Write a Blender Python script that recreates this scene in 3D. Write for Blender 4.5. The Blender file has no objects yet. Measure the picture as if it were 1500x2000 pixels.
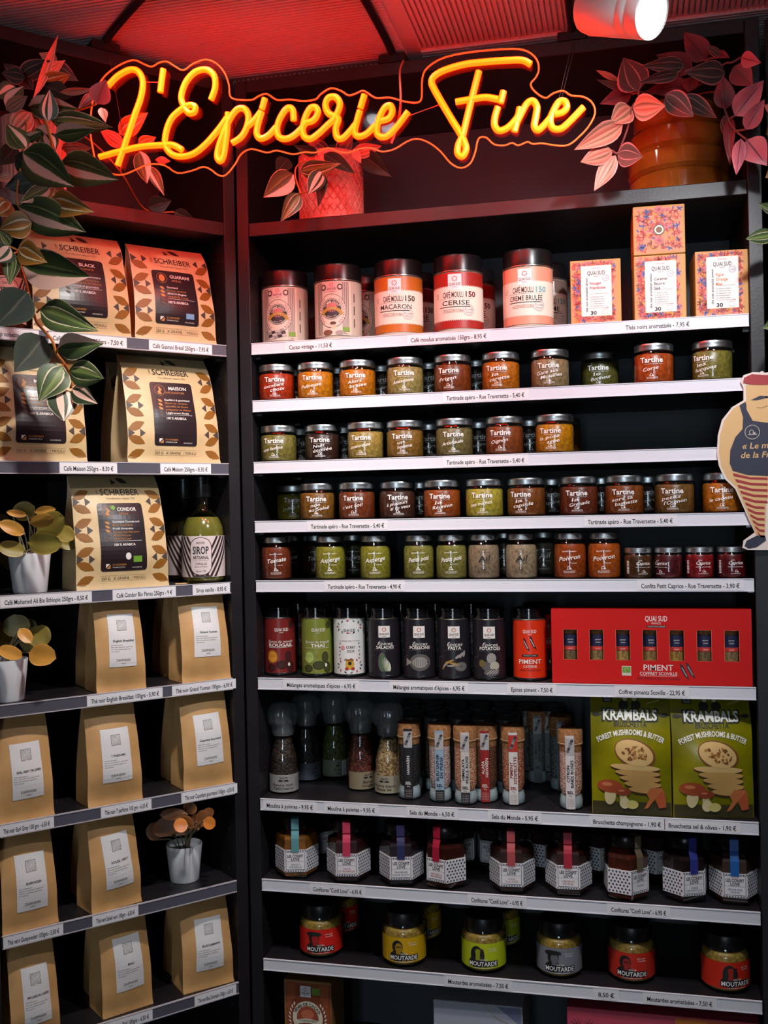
import bpy, math, random
from math import sin, cos, pi, radians as RAD
from mathutils import Vector, Matrix
from mathutils.geometry import tessellate_polygon
random.seed(7)
SC = bpy.context.scene
COL = SC.collection
# ------------------------------------------------------------------ camera
FPX = 2000.0                      # focal length in pixels of a 1500 x 2000 frame
ZC = 1.663
CAM = Vector((.5873, -1.5671, ZC)); YAW = RAD(-13.33); ROLL = RAD(-1.12)
FW = Vector((sin(YAW), cos(YAW), 0)); _r0 = Vector((cos(YAW), -sin(YAW), 0)); _u0 = Vector((0, 0, 1))
RT = _r0*cos(ROLL) + _u0*sin(ROLL); UP = _u0*cos(ROLL) - _r0*sin(ROLL)
cd = bpy.data.cameras.new('camera'); cam = bpy.data.objects.new('camera', cd); COL.objects.link(cam)
cd.sensor_fit = 'VERTICAL'; cd.sensor_height = 36.0; cd.sensor_width = 27.0; cd.lens = 36.0*FPX/2000; cd.clip_start = .02
m3 = Matrix((RT, UP, -FW)).transposed(); cam.matrix_world = Matrix.Translation(CAM) @ m3.to_4x4()
SC.camera = cam
# ------------------------------------------------------------------ world, view, large lights
SC.view_settings.view_transform = 'Standard'; SC.view_settings.look = 'None'
SC.view_settings.gamma = 1.0; SC.view_settings.use_curve_mapping = False
SC.view_settings.exposure = 0.0
SC.cycles.max_bounces = 6; SC.cycles.diffuse_bounces = 3; SC.cycles.glossy_bounces = 3; SC.cycles.transparent_max_bounces = 16
W = bpy.data.worlds.new('world'); SC.world = W; W.use_nodes = True
W.node_tree.nodes['Background'].inputs[0].default_value = (.6, .75, 1, 1)
W.node_tree.nodes['Background'].inputs[1].default_value = .3
LAMP_W = dict(left=1.2, mid=1.2, right=1.2)          # shelf lamps on the gooseneck arms
TRACK_W = 22.5                                        # track spots behind the photographer
# ------------------------------------------------------------------ frames of the two bookcases
def ray(px, py): return FW + RT*((px-750)/FPX) + UP*((1000-py)/FPX)
def at(px, py, Z): return CAM + ray(px, py)*Z
class Frame:
    def __init__(s, o, a):
        s.a = a; s.o = Vector((o[0], o[1], 0)); s.ax = Vector((cos(a), sin(a), 0)); s.ay = Vector((-sin(a), cos(a), 0))
    def w(s, u, v, z=0): p = s.o + s.ax*u + s.ay*v; return Vector((p.x, p.y, z))
    def hit(s, px, py, v):
        d = ray(px, py); t = (v-(CAM-s.o).dot(s.ay))/d.dot(s.ay); p = CAM + d*t
        return (p-s.o).dot(s.ax), p.z
    def floor(s, px, py, z):
        d = ray(px, py); t = (z-CAM.z)/d.z; p = CAM + d*t
        return (p-s.o).dot(s.ax), (p-s.o).dot(s.ay)
    def facing(s, u, v):                      # z rotation that turns a thing's front (-y) to the viewer
        d = CAM - s.w(u, v); return math.atan2(d.x, -d.y)
FR = Frame((0, 0), 0); FL = Frame((-.0355, -.0175), RAD(47.6))
ZR = [ZC+.0026+z for z in (.2751, .1821, .0826, -.0133, -.1095, -.2673, -.4632, -.5937, -.7228)]; ZR.append(ZR[-1]-.224)
ZL = [ZC+.0026+z for z in (.2715, .0809, -.1104, -.2653, -.434, -.5921, -.7561)]; ZL.append(ZL[-1]-.192)
TOPSHELF = 2.0934+.043; TOPB = 2.306+.043; TOPT = 2.327+.043; CEIL = 2.40
# ------------------------------------------------------------------ materials
MATS = {}
def lin(c): return tuple((x/12.92 if x <= .04045 else ((x+.055)/1.055)**2.4) for x in (v/255 for v in c))
def mat(name, rgb=None, rough=.5, metal=0., emit=None, es=0., coat=0., spec=.5, noise=None, bump=None, alpha=None):
    """rgb in 0..255 sRGB; noise=(rgb2, scale, detail, lo, hi); bump=(scale, strength)"""
    if name in MATS: return MATS[name]
    m = bpy.data.materials.new(name); m.use_nodes = True; nt = m.node_tree; b = nt.nodes['Principled BSDF']
    c = (*lin(rgb), 1) if rgb else (1, 1, 1, 1)
    b.inputs['Base Color'].default_value = c; b.inputs['Roughness'].default_value = rough; b.inputs['Metallic'].default_value = metal
    b.inputs['Coat Weight'].default_value = coat; b.inputs['Coat Roughness'].default_value = .08
    b.inputs['Specular IOR Level'].default_value = spec
    if emit: b.inputs['Emission Color'].default_value = (*emit, 1); b.inputs['Emission Strength'].default_value = es
    if noise or bump:
        tc = nt.nodes.new('ShaderNodeTexCoord')
    if noise:
        n = nt.nodes.new('ShaderNodeTexNoise'); n.inputs['Scale'].default_value = noise[1]; n.inputs['Detail'].default_value = noise[2]
        r = nt.nodes.new('ShaderNodeValToRGB'); r.color_ramp.elements[0].position = noise[3]; r.color_ramp.elements[1].position = noise[4]
        r.color_ramp.elements[0].color = c; r.color_ramp.elements[1].color = (*lin(noise[0]), 1)
        nt.links.new(tc.outputs['Object'], n.inputs['Vector']); nt.links.new(n.outputs['Fac'], r.inputs['Fac']); nt.links.new(r.outputs['Color'], b.inputs['Base Color'])
    if bump:
        n = nt.nodes.new('ShaderNodeTexNoise'); n.inputs['Scale'].default_value = bump[0]; n.inputs['Detail'].default_value = 3
        bp = nt.nodes.new('ShaderNodeBump'); bp.inputs['Strength'].default_value = bump[1]; bp.inputs['Distance'].default_value = .002
        nt.links.new(tc.outputs['Object'], n.inputs['Vector']); nt.links.new(n.outputs['Fac'], bp.inputs['Height']); nt.links.new(bp.outputs['Normal'], b.inputs['Normal'])
    MATS[name] = m; return m
def glassy(name, tint=(1, 1, 1), f0=.06, rough=.03):
    """thin clear sheet: light passes straight through, fresnel gloss on the surface"""
    if name in MATS: return MATS[name]
    m = bpy.data.materials.new(name); m.use_nodes = True; nt = m.node_tree; nt.nodes.remove(nt.nodes['Principled BSDF'])
    o = nt.nodes['Material Output']; t = nt.nodes.new('ShaderNodeBsdfTransparent'); g = nt.nodes.new('ShaderNodeBsdfGlossy'); mx = nt.nodes.new('ShaderNodeMixShader')
    lw = nt.nodes.new('ShaderNodeLayerWeight'); lw.inputs['Blend'].default_value = .5
    pw = nt.nodes.new('ShaderNodeMath'); pw.operation = 'POWER'; pw.inputs[1].default_value = 5; fr = nt.nodes.new('ShaderNodeMath'); fr.operation = 'MULTIPLY_ADD'; fr.inputs[1].default_value = 1-f0; fr.inputs[2].default_value = f0
    nt.links.new(lw.outputs['Facing'], pw.inputs[0]); nt.links.new(pw.outputs[0], fr.inputs[0])
    t.inputs[0].default_value = (*tint, 1); g.inputs['Roughness'].default_value = rough; g.inputs[0].default_value = (1, 1, 1, 1)
    nt.links.new(fr.outputs[0], mx.inputs[0]); nt.links.new(t.outputs[0], mx.inputs[1]); nt.links.new(g.outputs[0], mx.inputs[2]); nt.links.new(mx.outputs[0], o.inputs[0])
    MATS[name] = m; return m
def grains(name, cols, scale, rough=.5):
    """voronoi grains, each cell one of the colours"""
    if name in MATS: return MATS[name]
    m = bpy.data.materials.new(name); m.use_nodes = True; nt = m.node_tree; b = nt.nodes['Principled BSDF']; b.inputs['Roughness'].default_value = rough
    tc = nt.nodes.new('ShaderNodeTexCoord'); v = nt.nodes.new('ShaderNodeTexVoronoi'); v.inputs['Scale'].default_value = scale
    s = nt.nodes.new('ShaderNodeSeparateColor'); r = nt.nodes.new('ShaderNodeValToRGB'); r.color_ramp.interpolation = 'CONSTANT'
    e = r.color_ramp.elements; e[0].color = (*lin(cols[0]), 1); e[1].position = 1/len(cols); e[1].color = (*lin(cols[1 % len(cols)]), 1)
    for i, c in enumerate(cols[2:], 2): x = e.new(i/len(cols)); x.color = (*lin(c), 1)
    bp = nt.nodes.new('ShaderNodeBump'); bp.inputs['Strength'].default_value = .6; bp.inputs['Distance'].default_value = .002; bp.invert = True
    nt.links.new(tc.outputs['Object'], v.inputs['Vector']); nt.links.new(v.outputs['Color'], s.inputs[0]); nt.links.new(s.outputs[0], r.inputs[0]); nt.links.new(r.outputs[0], b.inputs['Base Color'])
    nt.links.new(v.outputs['Distance'], bp.inputs['Height']); nt.links.new(bp.outputs['Normal'], b.inputs['Normal'])
    MATS[name] = m; return m
def ink(rgb, rough=.55):
    return mat('ink_%d_%d_%d' % tuple(rgb), rgb, rough)
# ------------------------------------------------------------------ mesh builder
_TXT = {}
def text2d(s, bold=0.0):
    k = (s, bold)
    if k in _TXT: return _TXT[k]
    c = bpy.data.curves.new('lettering', 'FONT'); c.body = s; c.resolution_u = 2; c.offset = bold; c.fill_mode = 'FRONT'; c.dimensions = '2D'
    o = bpy.data.objects.new('lettering', c); me = bpy.data.meshes.new_from_object(o)
    vs = [(v.co.x, v.co.y) for v in me.vertices]; fs = [tuple(p.vertices) for p in me.polygons]
    bpy.data.objects.remove(o); bpy.data.meshes.remove(me); bpy.data.curves.remove(c)
    if vs:
        x0 = min(v[0] for v in vs); x1 = max(v[0] for v in vs)
        vs = [(x-x0, y) for x, y in vs]; w = x1-x0
    else: w = .1
    _TXT[k] = (vs, fs, w); return _TXT[k]
def flat(x, z, o): return (x, -o, z)
def cyl(r): return lambda x, z, o: ((r+o)*sin(x/r), -(r+o)*cos(x/r), z)
class MB:
    def __init__(s): s.v = []; s.f = []; s.m = []; s.mats = []; s.uv = None
    def mi(s, m):
        if m not in s.mats: s.mats.append(m)
        return s.mats.index(m)
    def add(s, vs, fs, m):
        b = len(s.v); k = s.mi(m); s.v += [tuple(x) for x in vs]
        for f in fs: s.f.append(tuple(i+b for i in f)); s.m.append(k)
        return s
    def box(s, x0, x1, y0, y1, z0, z1, m, bev=0.0):
        if bev:
            b = bev; vs = []; xs = ((x0, 1), (x1, -1)); ys = ((y0, 1), (y1, -1)); zs = ((z0, 1), (z1, -1))
            for x, dx in xs:
                for y, dy in ys:
                    for z, dz in zs: vs += [(x, y+b*dy, z+b*dz), (x+b*dx, y, z+b*dz), (x+b*dx, y+b*dy, z)]
            I = lambda i, j, k, c: (i*4+j*2+k)*3+c
            fs = []
            for i in (0, 1): fs.append(tuple(I(i, j, k, 0) for j, k in ((0, 0), (1, 0), (1, 1), (0, 1))[::1 if not i else 1]))
            for j in (0, 1): fs.append(tuple(I(i, j, k, 1) for i, k in ((0, 0), (1, 0), (1, 1), (0, 1))))
            for k in (0, 1): fs.append(tuple(I(i, j, k, 2) for i, j in ((0, 0), (1, 0), (1, 1), (0, 1))))
            for k in (0, 1):
                for j in (0, 1): fs.append((I(0, j, k, 1), I(1, j, k, 1), I(1, j, k, 2), I(0, j, k, 2)))
                for i in (0, 1): fs.append((I(i, 0, k, 0), I(i, 1, k, 0), I(i, 1, k, 2), I(i, 0, k, 2)))
            for i in (0, 1):
                for j in (0, 1): fs.append((I(i, j, 0, 0), I(i, j, 1, 0), I(i, j, 1, 1), I(i, j, 0, 1)))
            for i in (0, 1):
                for j in (0, 1):
                    for k in (0, 1): fs.append(tuple(I(i, j, k, c) for c in range(3)))
            return s.add(vs, fs, m)
        vs = [(x, y, z) for x in (x0, x1) for y in (y0, y1) for z in (z0, z1)]
        return s.add(vs, [(0, 1, 3, 2), (4, 6, 7, 5), (0, 4, 5, 1), (2, 3, 7, 6), (0, 2, 6, 4), (1, 5, 7, 3)], m)
    def lathe(s, prof, m, n=32, cx=0, cy=0, z=0):
        vs = []; fs = []; k = len(prof)
        for r, h in prof:
            for i in range(n): a = 2*pi*i/n; vs.append((cx+max(r, 1e-5)*sin(a), cy-max(r, 1e-5)*cos(a), z+h))
        for j in range(k-1):
            for i in range(n): i2 = (i+1) % n; fs.append((j*n+i, j*n+i2, (j+1)*n+i2, (j+1)*n+i))
        if prof[0][0] > 1e-4: fs.append(tuple(reversed(range(n))))
        if prof[-1][0] > 1e-4: fs.append(tuple(range((k-1)*n, k*n)))
        return s.add(vs, fs, m)
    def tube(s, pts, r, m, n=6, closed=False):
        P = [Vector(p) for p in pts]; vs = []; fs = []; k = len(P); prev = None
        for i, p in enumerate(P):
            a = P[(i-1) % k] if (i > 0 or closed) else p; b = P[(i+1) % k] if (i < k-1 or closed) else p
            t = (b-a).normalized() if (b-a).length > 1e-9 else Vector((0, 0, 1))
            if prev is None: ref = Vector((0, 1, 0)) if abs(t.y) < .9 else Vector((1, 0, 0))
            else: ref = prev
            nx = (ref - t*ref.dot(t)).normalized(); prev = nx; ny = t.cross(nx)
            rr = r[i] if isinstance(r, (list, tuple)) else r
            for j in range(n): q = 2*pi*j/n; vs.append(p + nx*rr*cos(q) + ny*rr*sin(q))
        for i in range(k if closed else k-1):
            i2 = (i+1) % k
            for j in range(n): j2 = (j+1) % n; fs.append((i*n+j, i*n+j2, i2*n+j2, i2*n+j))
        if not closed: fs += [tuple(reversed(range(n))), tuple(range((k-1)*n, k*n))]
        return s.add(vs, fs, m)
    def grid(s, fn, nu, nv, m):
        vs = [fn(i/nu, j/nv) for j in range(nv+1) for i in range(nu+1)]
        return s.add(vs, [(j*(nu+1)+i, j*(nu+1)+i+1, (j+1)*(nu+1)+i+1, (j+1)*(nu+1)+i) for j in range(nv) for i in range(nu)], m)
    # flat print on a surface; S(x, z, offset) -> xyz
    def rect(s, S, x0, x1, z0, z1, o, m, nx=1, nz=1):
        return s.grid(lambda a, b: S(x0+(x1-x0)*a, z0+(z1-z0)*b, o), nx, nz, m)
    def rrect(s, S, x0, x1, z0, z1, o, m, r=.004, nx=10, nz=14):
        zs = sorted(set([z0+r*(1-cos(a*pi/8)) for a in range(5)] + [z1-r*(1-cos(a*pi/8)) for a in range(5)] + [z0+r+(z1-z0-2*r)*i/nz for i in range(nz+1)])); vs = []
        for z in zs:
            e = max(0, z0+r-z, z-(z1-r)); d = r-math.sqrt(max(0, r*r-e*e))
            for i in range(nx+1): vs.append(S(x0+d+(x1-x0-2*d)*i/nx, z, o))
        return s.add(vs, [(j*(nx+1)+i, j*(nx+1)+i+1, (j+1)*(nx+1)+i+1, (j+1)*(nx+1)+i) for j in range(len(zs)-1) for i in range(nx)], m)
    def surf(s, S, P, tris, o, m, ml=.005):
        """triangles laid on a surface, cut up until they follow its curve"""
        if S is flat: return s.add([S(x, z, o) for x, z in P], tris, m)
        P = list(P); out = []; todo = [tuple(t) for t in tris]; mid = {}
        def md(a, b):
            k = (min(a, b), max(a, b))
            if k not in mid: P.append(((P[a][0]+P[b][0])/2, (P[a][1]+P[b][1])/2)); mid[k] = len(P)-1
            return mid[k]
        while todo:
            t = todo.pop(); L = [math.hypot(P[t[i]][0]-P[t[(i+1) % 3]][0], P[t[i]][1]-P[t[(i+1) % 3]][1]) for i in range(3)]; i = L.index(max(L))
            if L[i] <= ml or len(P) > 900: out.append(t); continue
            a, b, c = t[i], t[(i+1) % 3], t[(i+2) % 3]; q = md(a, b); todo += [(a, q, c), (q, b, c)]
        return s.add([S(x, z, o) for x, z in P], out, m)
    def poly(s, S, P, o, m):
        return s.surf(S, P, tessellate_polygon([[Vector((x, z, 0)) for x, z in P]]), o, m)
    def ell(s, S, cx, cz, rx, rz, o, m, rot=0, n=14):
        c, q = cos(rot), sin(rot); P = [(cx+rx*cos(2*pi*i/n)*c-rz*sin(2*pi*i/n)*q, cz+rx*cos(2*pi*i/n)*q+rz*sin(2*pi*i/n)*c) for i in range(n)]
        if max(rx, rz) < .0028: return s.add([S(x, z, o) for x, z in P], [tuple(range(n))], m)
        return s.surf(S, P+[(cx, cz)], [(i, (i+1) % n, n) for i in range(n)], o, m)
    def ring(s, S, cx, cz, r, w, o, m, n=24, a0=0, a1=2*pi, sz=1):
        vs = []
        for i in range(n+1):
            a = a0+(a1-a0)*i/n
            for q in (r-w/2, r+w/2): vs.append(S(cx+q*cos(a), cz+q*sz*sin(a), o))
        return s.add(vs, [(2*i, 2*i+1, 2*i+3, 2*i+2) for i in range(n)], m)
    def line(s, S, pts, w, o, m):
        vs = []; k = len(pts)
        for i, p in enumerate(pts):
            a = pts[max(i-1, 0)]; b = pts[min(i+1, k-1)]; dx, dz = b[0]-a[0], b[1]-a[1]; L = math.hypot(dx, dz) or 1
            nx, nz = -dz/L*w/2, dx/L*w/2; vs += [S(p[0]+nx, p[1]+nz, o), S(p[0]-nx, p[1]-nz, o)]
        return s.add(vs, [(2*i, 2*i+1, 2*i+3, 2*i+2) for i in range(k-1)], m)
    def text(s, S, t, cx, cz, h, o, m, w=None, bold=0.0, shear=0.0, rot=0.0, align='c', arc=None):
        """h = cap height; w = fit to this width; arc = radius of an arch the line bends along"""
        vs, fs, tw = text2d(t, bold)
        if not vs: return s
        k = h/.70; kx = (w/tw) if w else k*.92; W_ = tw*kx
        ox = {'c': -W_/2, 'l': 0, 'r': -W_}[align]; c, q = cos(rot), sin(rot); out = []
        for x, y in vs:
            X = x*kx+ox+shear*y*k; Y = y*k-h/2
            if arc: a = X/arc; X, Y = (arc+Y)*sin(a), (arc+Y)*cos(a)-arc
            out.append(S(cx+X*c-Y*q, cz+X*q+Y*c, o))
        return s.add(out, fs, m)
    def mesh(s, name, smooth=35):
        me = bpy.data.meshes.new(name); me.from_pydata(s.v, [], s.f)
        for m in s.mats: me.materials.append(m)
        if len(s.mats) > 1: me.polygons.foreach_set("material_index", s.m)
        me.validate(clean_customdata=False)
        if smooth: me.shade_smooth(); me.set_sharp_from_angle(angle=RAD(smooth))
        return me
    def build(s, name, parent=None, smooth=35, loc=None, rz=0):
        return put(s.mesh(name, smooth), name, parent, loc, rz)
def put(me, name, parent=None, loc=None, rz=0):
    o = bpy.data.objects.new(name, me); COL.objects.link(o)
    if parent: o.parent = parent
    if loc is not None: o.location = loc
    if rz: o.rotation_euler.z = rz
    return o
def tag(o, label, cat, group=None):
    o['label'] = label; o['category'] = cat
    if group: o['group'] = group
    return o
def thing(name, label, cat, loc, rz=0, group=None):
    o = bpy.data.objects.new(name, None); COL.objects.link(o); o.location = loc; o.rotation_euler.z = rz; o.empty_display_size = .02
    return tag(o, label, cat, group)
def structure(o): o['kind'] = 'structure'; return o
def stuff(o): o['kind'] = 'stuff'; return o
def copy_tree(o, parent=None):
    c = o.copy(); COL.objects.link(c); c.parent = parent
    for ch in o.children: copy_tree(ch, c)
    return c
def spline(P, k=6, closed=False):
    P = [Vector(p) for p in P]; n = len(P); out = []
    for i in range(n if closed else n-1):
        if closed: a, b, c, d = P[i-1], P[i], P[(i+1) % n], P[(i+2) % n]
        else: a, b, c, d = P[max(i-1, 0)], P[i], P[i+1], P[min(i+2, n-1)]
        for j in range(k):
            t = j/k; out.append(.5*((2*b)+(c-a)*t+(2*a-5*b+4*c-d)*t*t+(3*b-a-3*c+d)*t**3))
    if not closed: out.append(P[-1])
    return out
# ------------------------------------------------------------------ common materials
BLACKWOOD = mat('black_brown_wood', (33, 30, 34), .42, noise=((25, 22, 26), 14, 4, .35, .7), bump=(220, .08))
WHITEPL = mat('white_plastic_rail', (226, 226, 234), .35)
GREYPL = mat('grey_rail_insert', (88, 86, 98), .4)
RIMPL = mat('clear_rail_rim', (190, 186, 192), .25)
PAPER = mat('label_paper', (236, 234, 238), .6)
BLACKMET = mat('black_metal', (22, 20, 22), .35)
HOLE = mat('pin_hole_sleeve', (120, 118, 120), .3, .8)
# ------------------------------------------------------------------ room shell
CEILM = mat('ribbed_ceiling_paint', (206, 186, 190), .55)
WALLM = mat('dark_wall_paint', (60, 52, 54), .7, bump=(90, .1))
FLOORM = mat('dark_floor', (70, 62, 56), .45, noise=((90, 80, 72), 6, 4, .3, .7))
X0, X1, Y0, Y1 = -.95, 2.5, -4.2, .33
def slab(name, x0, x1, y0, y1, z0, z1, m):
    b = MB(); b.box(x0, x1, y0, y1, z0, z1, m); return structure(b.build(name, smooth=0))
slab('floor', X0-.1, X1+.1, Y0-.1, Y1+.1, -.1, 0, FLOORM)
ceiling = slab('ceiling', X0-.1, X1+.1, Y0-.1, Y1+.1, CEIL, CEIL+.1, CEILM)
slab('wall_back', X0-.1, X1+.1, Y1, Y1+.1, 0, CEIL, WALLM)
slab('wall_left', X0-.1, X0, Y0, Y1, 0, CEIL, WALLM)
slab('wall_right', X1, X1+.1, Y0, Y1, 0, CEIL, WALLM)
def on_ceiling(px, py): u, v = FR.floor(px, py, CEIL); return u, v
SX = on_ceiling(790, 60)[0]; YB = on_ceiling(980, 72)[1]; YA = on_ceiling(640, 131)[1]
def ribs(x0, x1, y0, y1, along):
    b = MB(); p = .0082; w = .0050; h = .0060
    if along == 'x':
        y = y0
        while y < y1-w: b.box(x0, x1, y, y+w, CEIL-h, CEIL+.0005, CEILM); y += p
    else:
        x = x0
        while x < x1-w: b.box(x, x+w, y0, y1, CEIL-h, CEIL+.0005, CEILM); x += p
    stuff(b.build('ceiling_ribs', ceiling, smooth=0))
ribs(X0, SX-.012, -.75, YA-.006, 'x'); ribs(X0, SX-.012, YA+.006, Y1, 'y')
ribs(SX+.012, X1, -.75, YB-.006, 'y'); ribs(SX+.012, X1, YB+.006, Y1, 'x')
# shop front behind the photographer: wall with two daylight windows
FRAMEM = mat('window_frame_paint', (40, 42, 46), .5)
DAY = mat('daylight_pane', (220, 230, 240), .2, emit=(.72, .88, 1.0), es=14.0)
WIN = [(.34, .68, .85, 2.1), (.86, 1.02, .85, 2.1)]
fx = [X0, WIN[0][0], WIN[0][1], WIN[1][0], WIN[1][1], X1]
b = MB()
for i in (0, 2, 4): b.box(fx[i], fx[i+1], Y0-.1, Y0, 0, CEIL, WALLM)
for a in WIN: b.box(a[0], a[1], Y0-.1, Y0, 0, a[2], WALLM); b.box(a[0], a[1], Y0-.1, Y0, a[3], CEIL, WALLM)
structure(b.build('wall_front', smooth=0))
for i, a in enumerate(WIN, 1):
    b = MB(); nx = 2 if i == 1 else 1; nz = 4
    fw_ = .03
    for k in range(nx+1): x = a[0]+(a[1]-a[0]-fw_)*k/nx; b.box(x, x+fw_, Y0-.07, Y0-.02, a[2], a[3], FRAMEM)
    for k in range(nz+1): z = a[2]+(a[3]-a[2]-fw_)*k/nz; b.box(a[0], a[1], Y0-.068, Y0-.022, z, z+fw_, FRAMEM)
    wn = structure(b.build('window_%d' % i, smooth=0))
    for k in range(nx):
        for q in range(nz):
            x0 = a[0]+(a[1]-a[0]-fw_)*k/nx+fw_; x1 = a[0]+(a[1]-a[0]-fw_)*(k+1)/nx; z0 = a[2]+(a[3]-a[2]-fw_)*q/nz+fw_; z1 = a[2]+(a[3]-a[2]-fw_)*(q+1)/nz
            MB().box(x0, x1, Y0-.05, Y0-.044, z0, z1, DAY).build('pane', wn, smooth=0)
# ------------------------------------------------------------------ bookcases
def bookcase(label, F, ua, ub, zs, strip, holes=(True, True), group=None):
    root = thing('bookcase', label, 'bookcase', F.w(0, 0, 0), F.a)
    V0, V1 = .004, .282
    for k, (a, b_, s) in enumerate(((ua-.022, ua-.002, 1), (ub+.002, ub+.022, -1))):
        pn = MB().box(a, b_, V0, V1, 0, TOPT-.001, BLACKWOOD, .001).build('side_panel', root, smooth=0)
        h = MB(); x = b_ if s > 0 else a
        z = .35
        while z < TOPB-.04:
            for v in (.030, .235):
                vs = [(x+s*.0004, v+.0022*cos(2*pi*i/6), z+.0022*sin(2*pi*i/6)) for i in range(6)]
                h.add(vs, [tuple(range(6))], HOLE)
            z += .032
        stuff(h.build('pin_holes', pn, smooth=0))
    MB().box(ua-.001, ub+.001, V1-.012, V1-.004, .05, TOPB, mat('black_back_board', (66, 68, 76), .6)).build('back_panel', root, smooth=0)
    MB().box(ua-.0015, ub+.0015, V0, V1-.013, TOPB, TOPT-.001, BLACKWOOD, .001).build('top_panel', root, smooth=0)
    MB().box(ua-.0015, ub+.0015, .03, .05, 0, .08, BLACKWOOD).build('plinth', root, smooth=0)
    MB().box(ua-.0015, ub+.0015, V0, V1-.013, TOPSHELF-.022, TOPSHELF, BLACKWOOD, .001).build('shelf', root, smooth=0)
    MB().box(ua-.0015, ub+.0015, V0, V1-.013, .08, .1, BLACKWOOD, .001).build('shelf', root, smooth=0)
    for z in zs:
        sh = MB().box(ua-.0015, ub+.0015, V0, V1-.013, z-.019, z-.001, BLACKWOOD, .0008).build('shelf', root, smooth=0)
        b = MB()
        if strip == 'white':
            b.box(ua, ub, .0008, .0038, z-.0188, z, WHITEPL, .0004)
            b.box(ua, ub, 0, .0008, z-.0012, z, WHITEPL); b.box(ua, ub, 0, .0008, z-.0188, z-.0176, WHITEPL)
        else:
            b.box(ua, ub, .0008, .0038, z-.0184, z-.0002, GREYPL)
            b.box(ua, ub, 0, .0039, z-.0014, z, RIMPL); b.box(ua, ub, 0, .0039, z-.0186, z-.0172, RIMPL)
        b.build('label_rail', sh, smooth=0)
        for x, s in ((ua-.002, 1), (ub+.002, -1)):
            for v in (.030, .235): MB().box(min(x, x+s*.008), max(x, x+s*.008), v-.003, v+.003, z-.0225, z-.0192, HOLE).build('shelf_pin', sh, smooth=0)
    return root
BR = bookcase('wide black bookcase with white label rails, holding the jars and tins', FR, 0, .765, ZR, 'white')
BL = bookcase('narrow angled black bookcase with grey label rails, holding paper bags', FL, -.365, 0, ZL, 'grey')
FT = Frame((.814, .002), RAD(-24))
BT = bookcase('black bookcase at the right edge, only its side post in view', FT, 0, .365, [ZR[i] for i in (0, 2, 5, 7)], 'white')
# ------------------------------------------------------------------ lamps on gooseneck arms
LENS = mat('lamp_lens', (255, 255, 255), .3, emit=(.93, .97, 1.0), es=30.0)
def spot_light(name, parent, loc, target, watt, size=100, blend=.7, color=(1, .96, .9), rad=.02):
    l = bpy.data.lights.new(name, 'SPOT'); l.energy = watt; l.spot_size = RAD(size); l.spot_blend = blend; l.color = color; l.shadow_soft_size = rad
    o = bpy.data.objects.new(name, l); COL.objects.link(o); o.parent = parent
    o.location = loc; o.rotation_euler = (Vector(target)-Vector(loc)).to_track_quat('-Z', 'Y').to_euler(); return o
def head(parent, c, d, r, L, mbody, name='lamp_head', lens=LENS):
    """a can lamp: c = lens centre, d = beam direction"""
    d = Vector(d).normalized(); q = d.to_track_quat('Z', 'Y').to_matrix()
    def T(p): return Vector(c) + q @ Vector(p)
    b = MB(); b.lathe([(r*.55, -L), (r*.92, -L+.004), (r, -L*.85), (r, -L*.30), (r*.985, -L*.29), (r*.985, -L*.27), (r, -L*.26), (r, -L*.16), (r*.985, -L*.15), (r*.985, -L*.13), (r, -L*.12), (r, .004), (r*.9, .004), (r*.84, -.006)], mbody, 40)
    b.v = [tuple(T(p)) for p in b.v]; o = b.build(name, parent)
    b = MB(); b.lathe([(0, -.004), (r*.84, -.0055)], lens, 32); b.v = [tuple(T(p)) for p in b.v]; b.build('lens', o)
    return o
def gooseneck(F, px, py, watt, label, tu, tz, size=105):
    u, z = F.hit(px, py, .02); p0 = F.w(u, .02, TOPT)
    root = thing('gooseneck_lamp', label, 'lamp', p0, F.a, 'gooseneck shelf lamps')
    MB().box(-.022, .022, -.012, .03, 0, .016, BLACKMET, .002).build('bracket', root, smooth=0)
    P = spline([(0, 0, .012), (0, -.012, .018), (0, -.045, .021), (0, -.11, .021), (0, -.19, .018), (0, -.25, .010)], 6)
    MB().tube(P, .0065, BLACKMET, 10).build('arm', root)
    c = Vector((0, -.275, -.004)); d = Vector((tu-u, 0, tz-TOPT)) - c
    head(root, c, d, .026, .05, BLACKMET)
    spot_light('lamp_light', root, c + d.normalized()*.012, c+d, watt, size)
    return root
gooseneck(FL, 203, 95, LAMP_W['left'], 'black gooseneck lamp clamped above the coffee bags', -.2, 1.35)
gooseneck(FR, 768, 108, LAMP_W['mid'], 'black gooseneck lamp clamped above the middle of the neon sign', .28, 1.45)
gooseneck(FR, 1118, 74, LAMP_W['right'], 'black gooseneck lamp clamped beside the white track spot', .55, 1.4)
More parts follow.
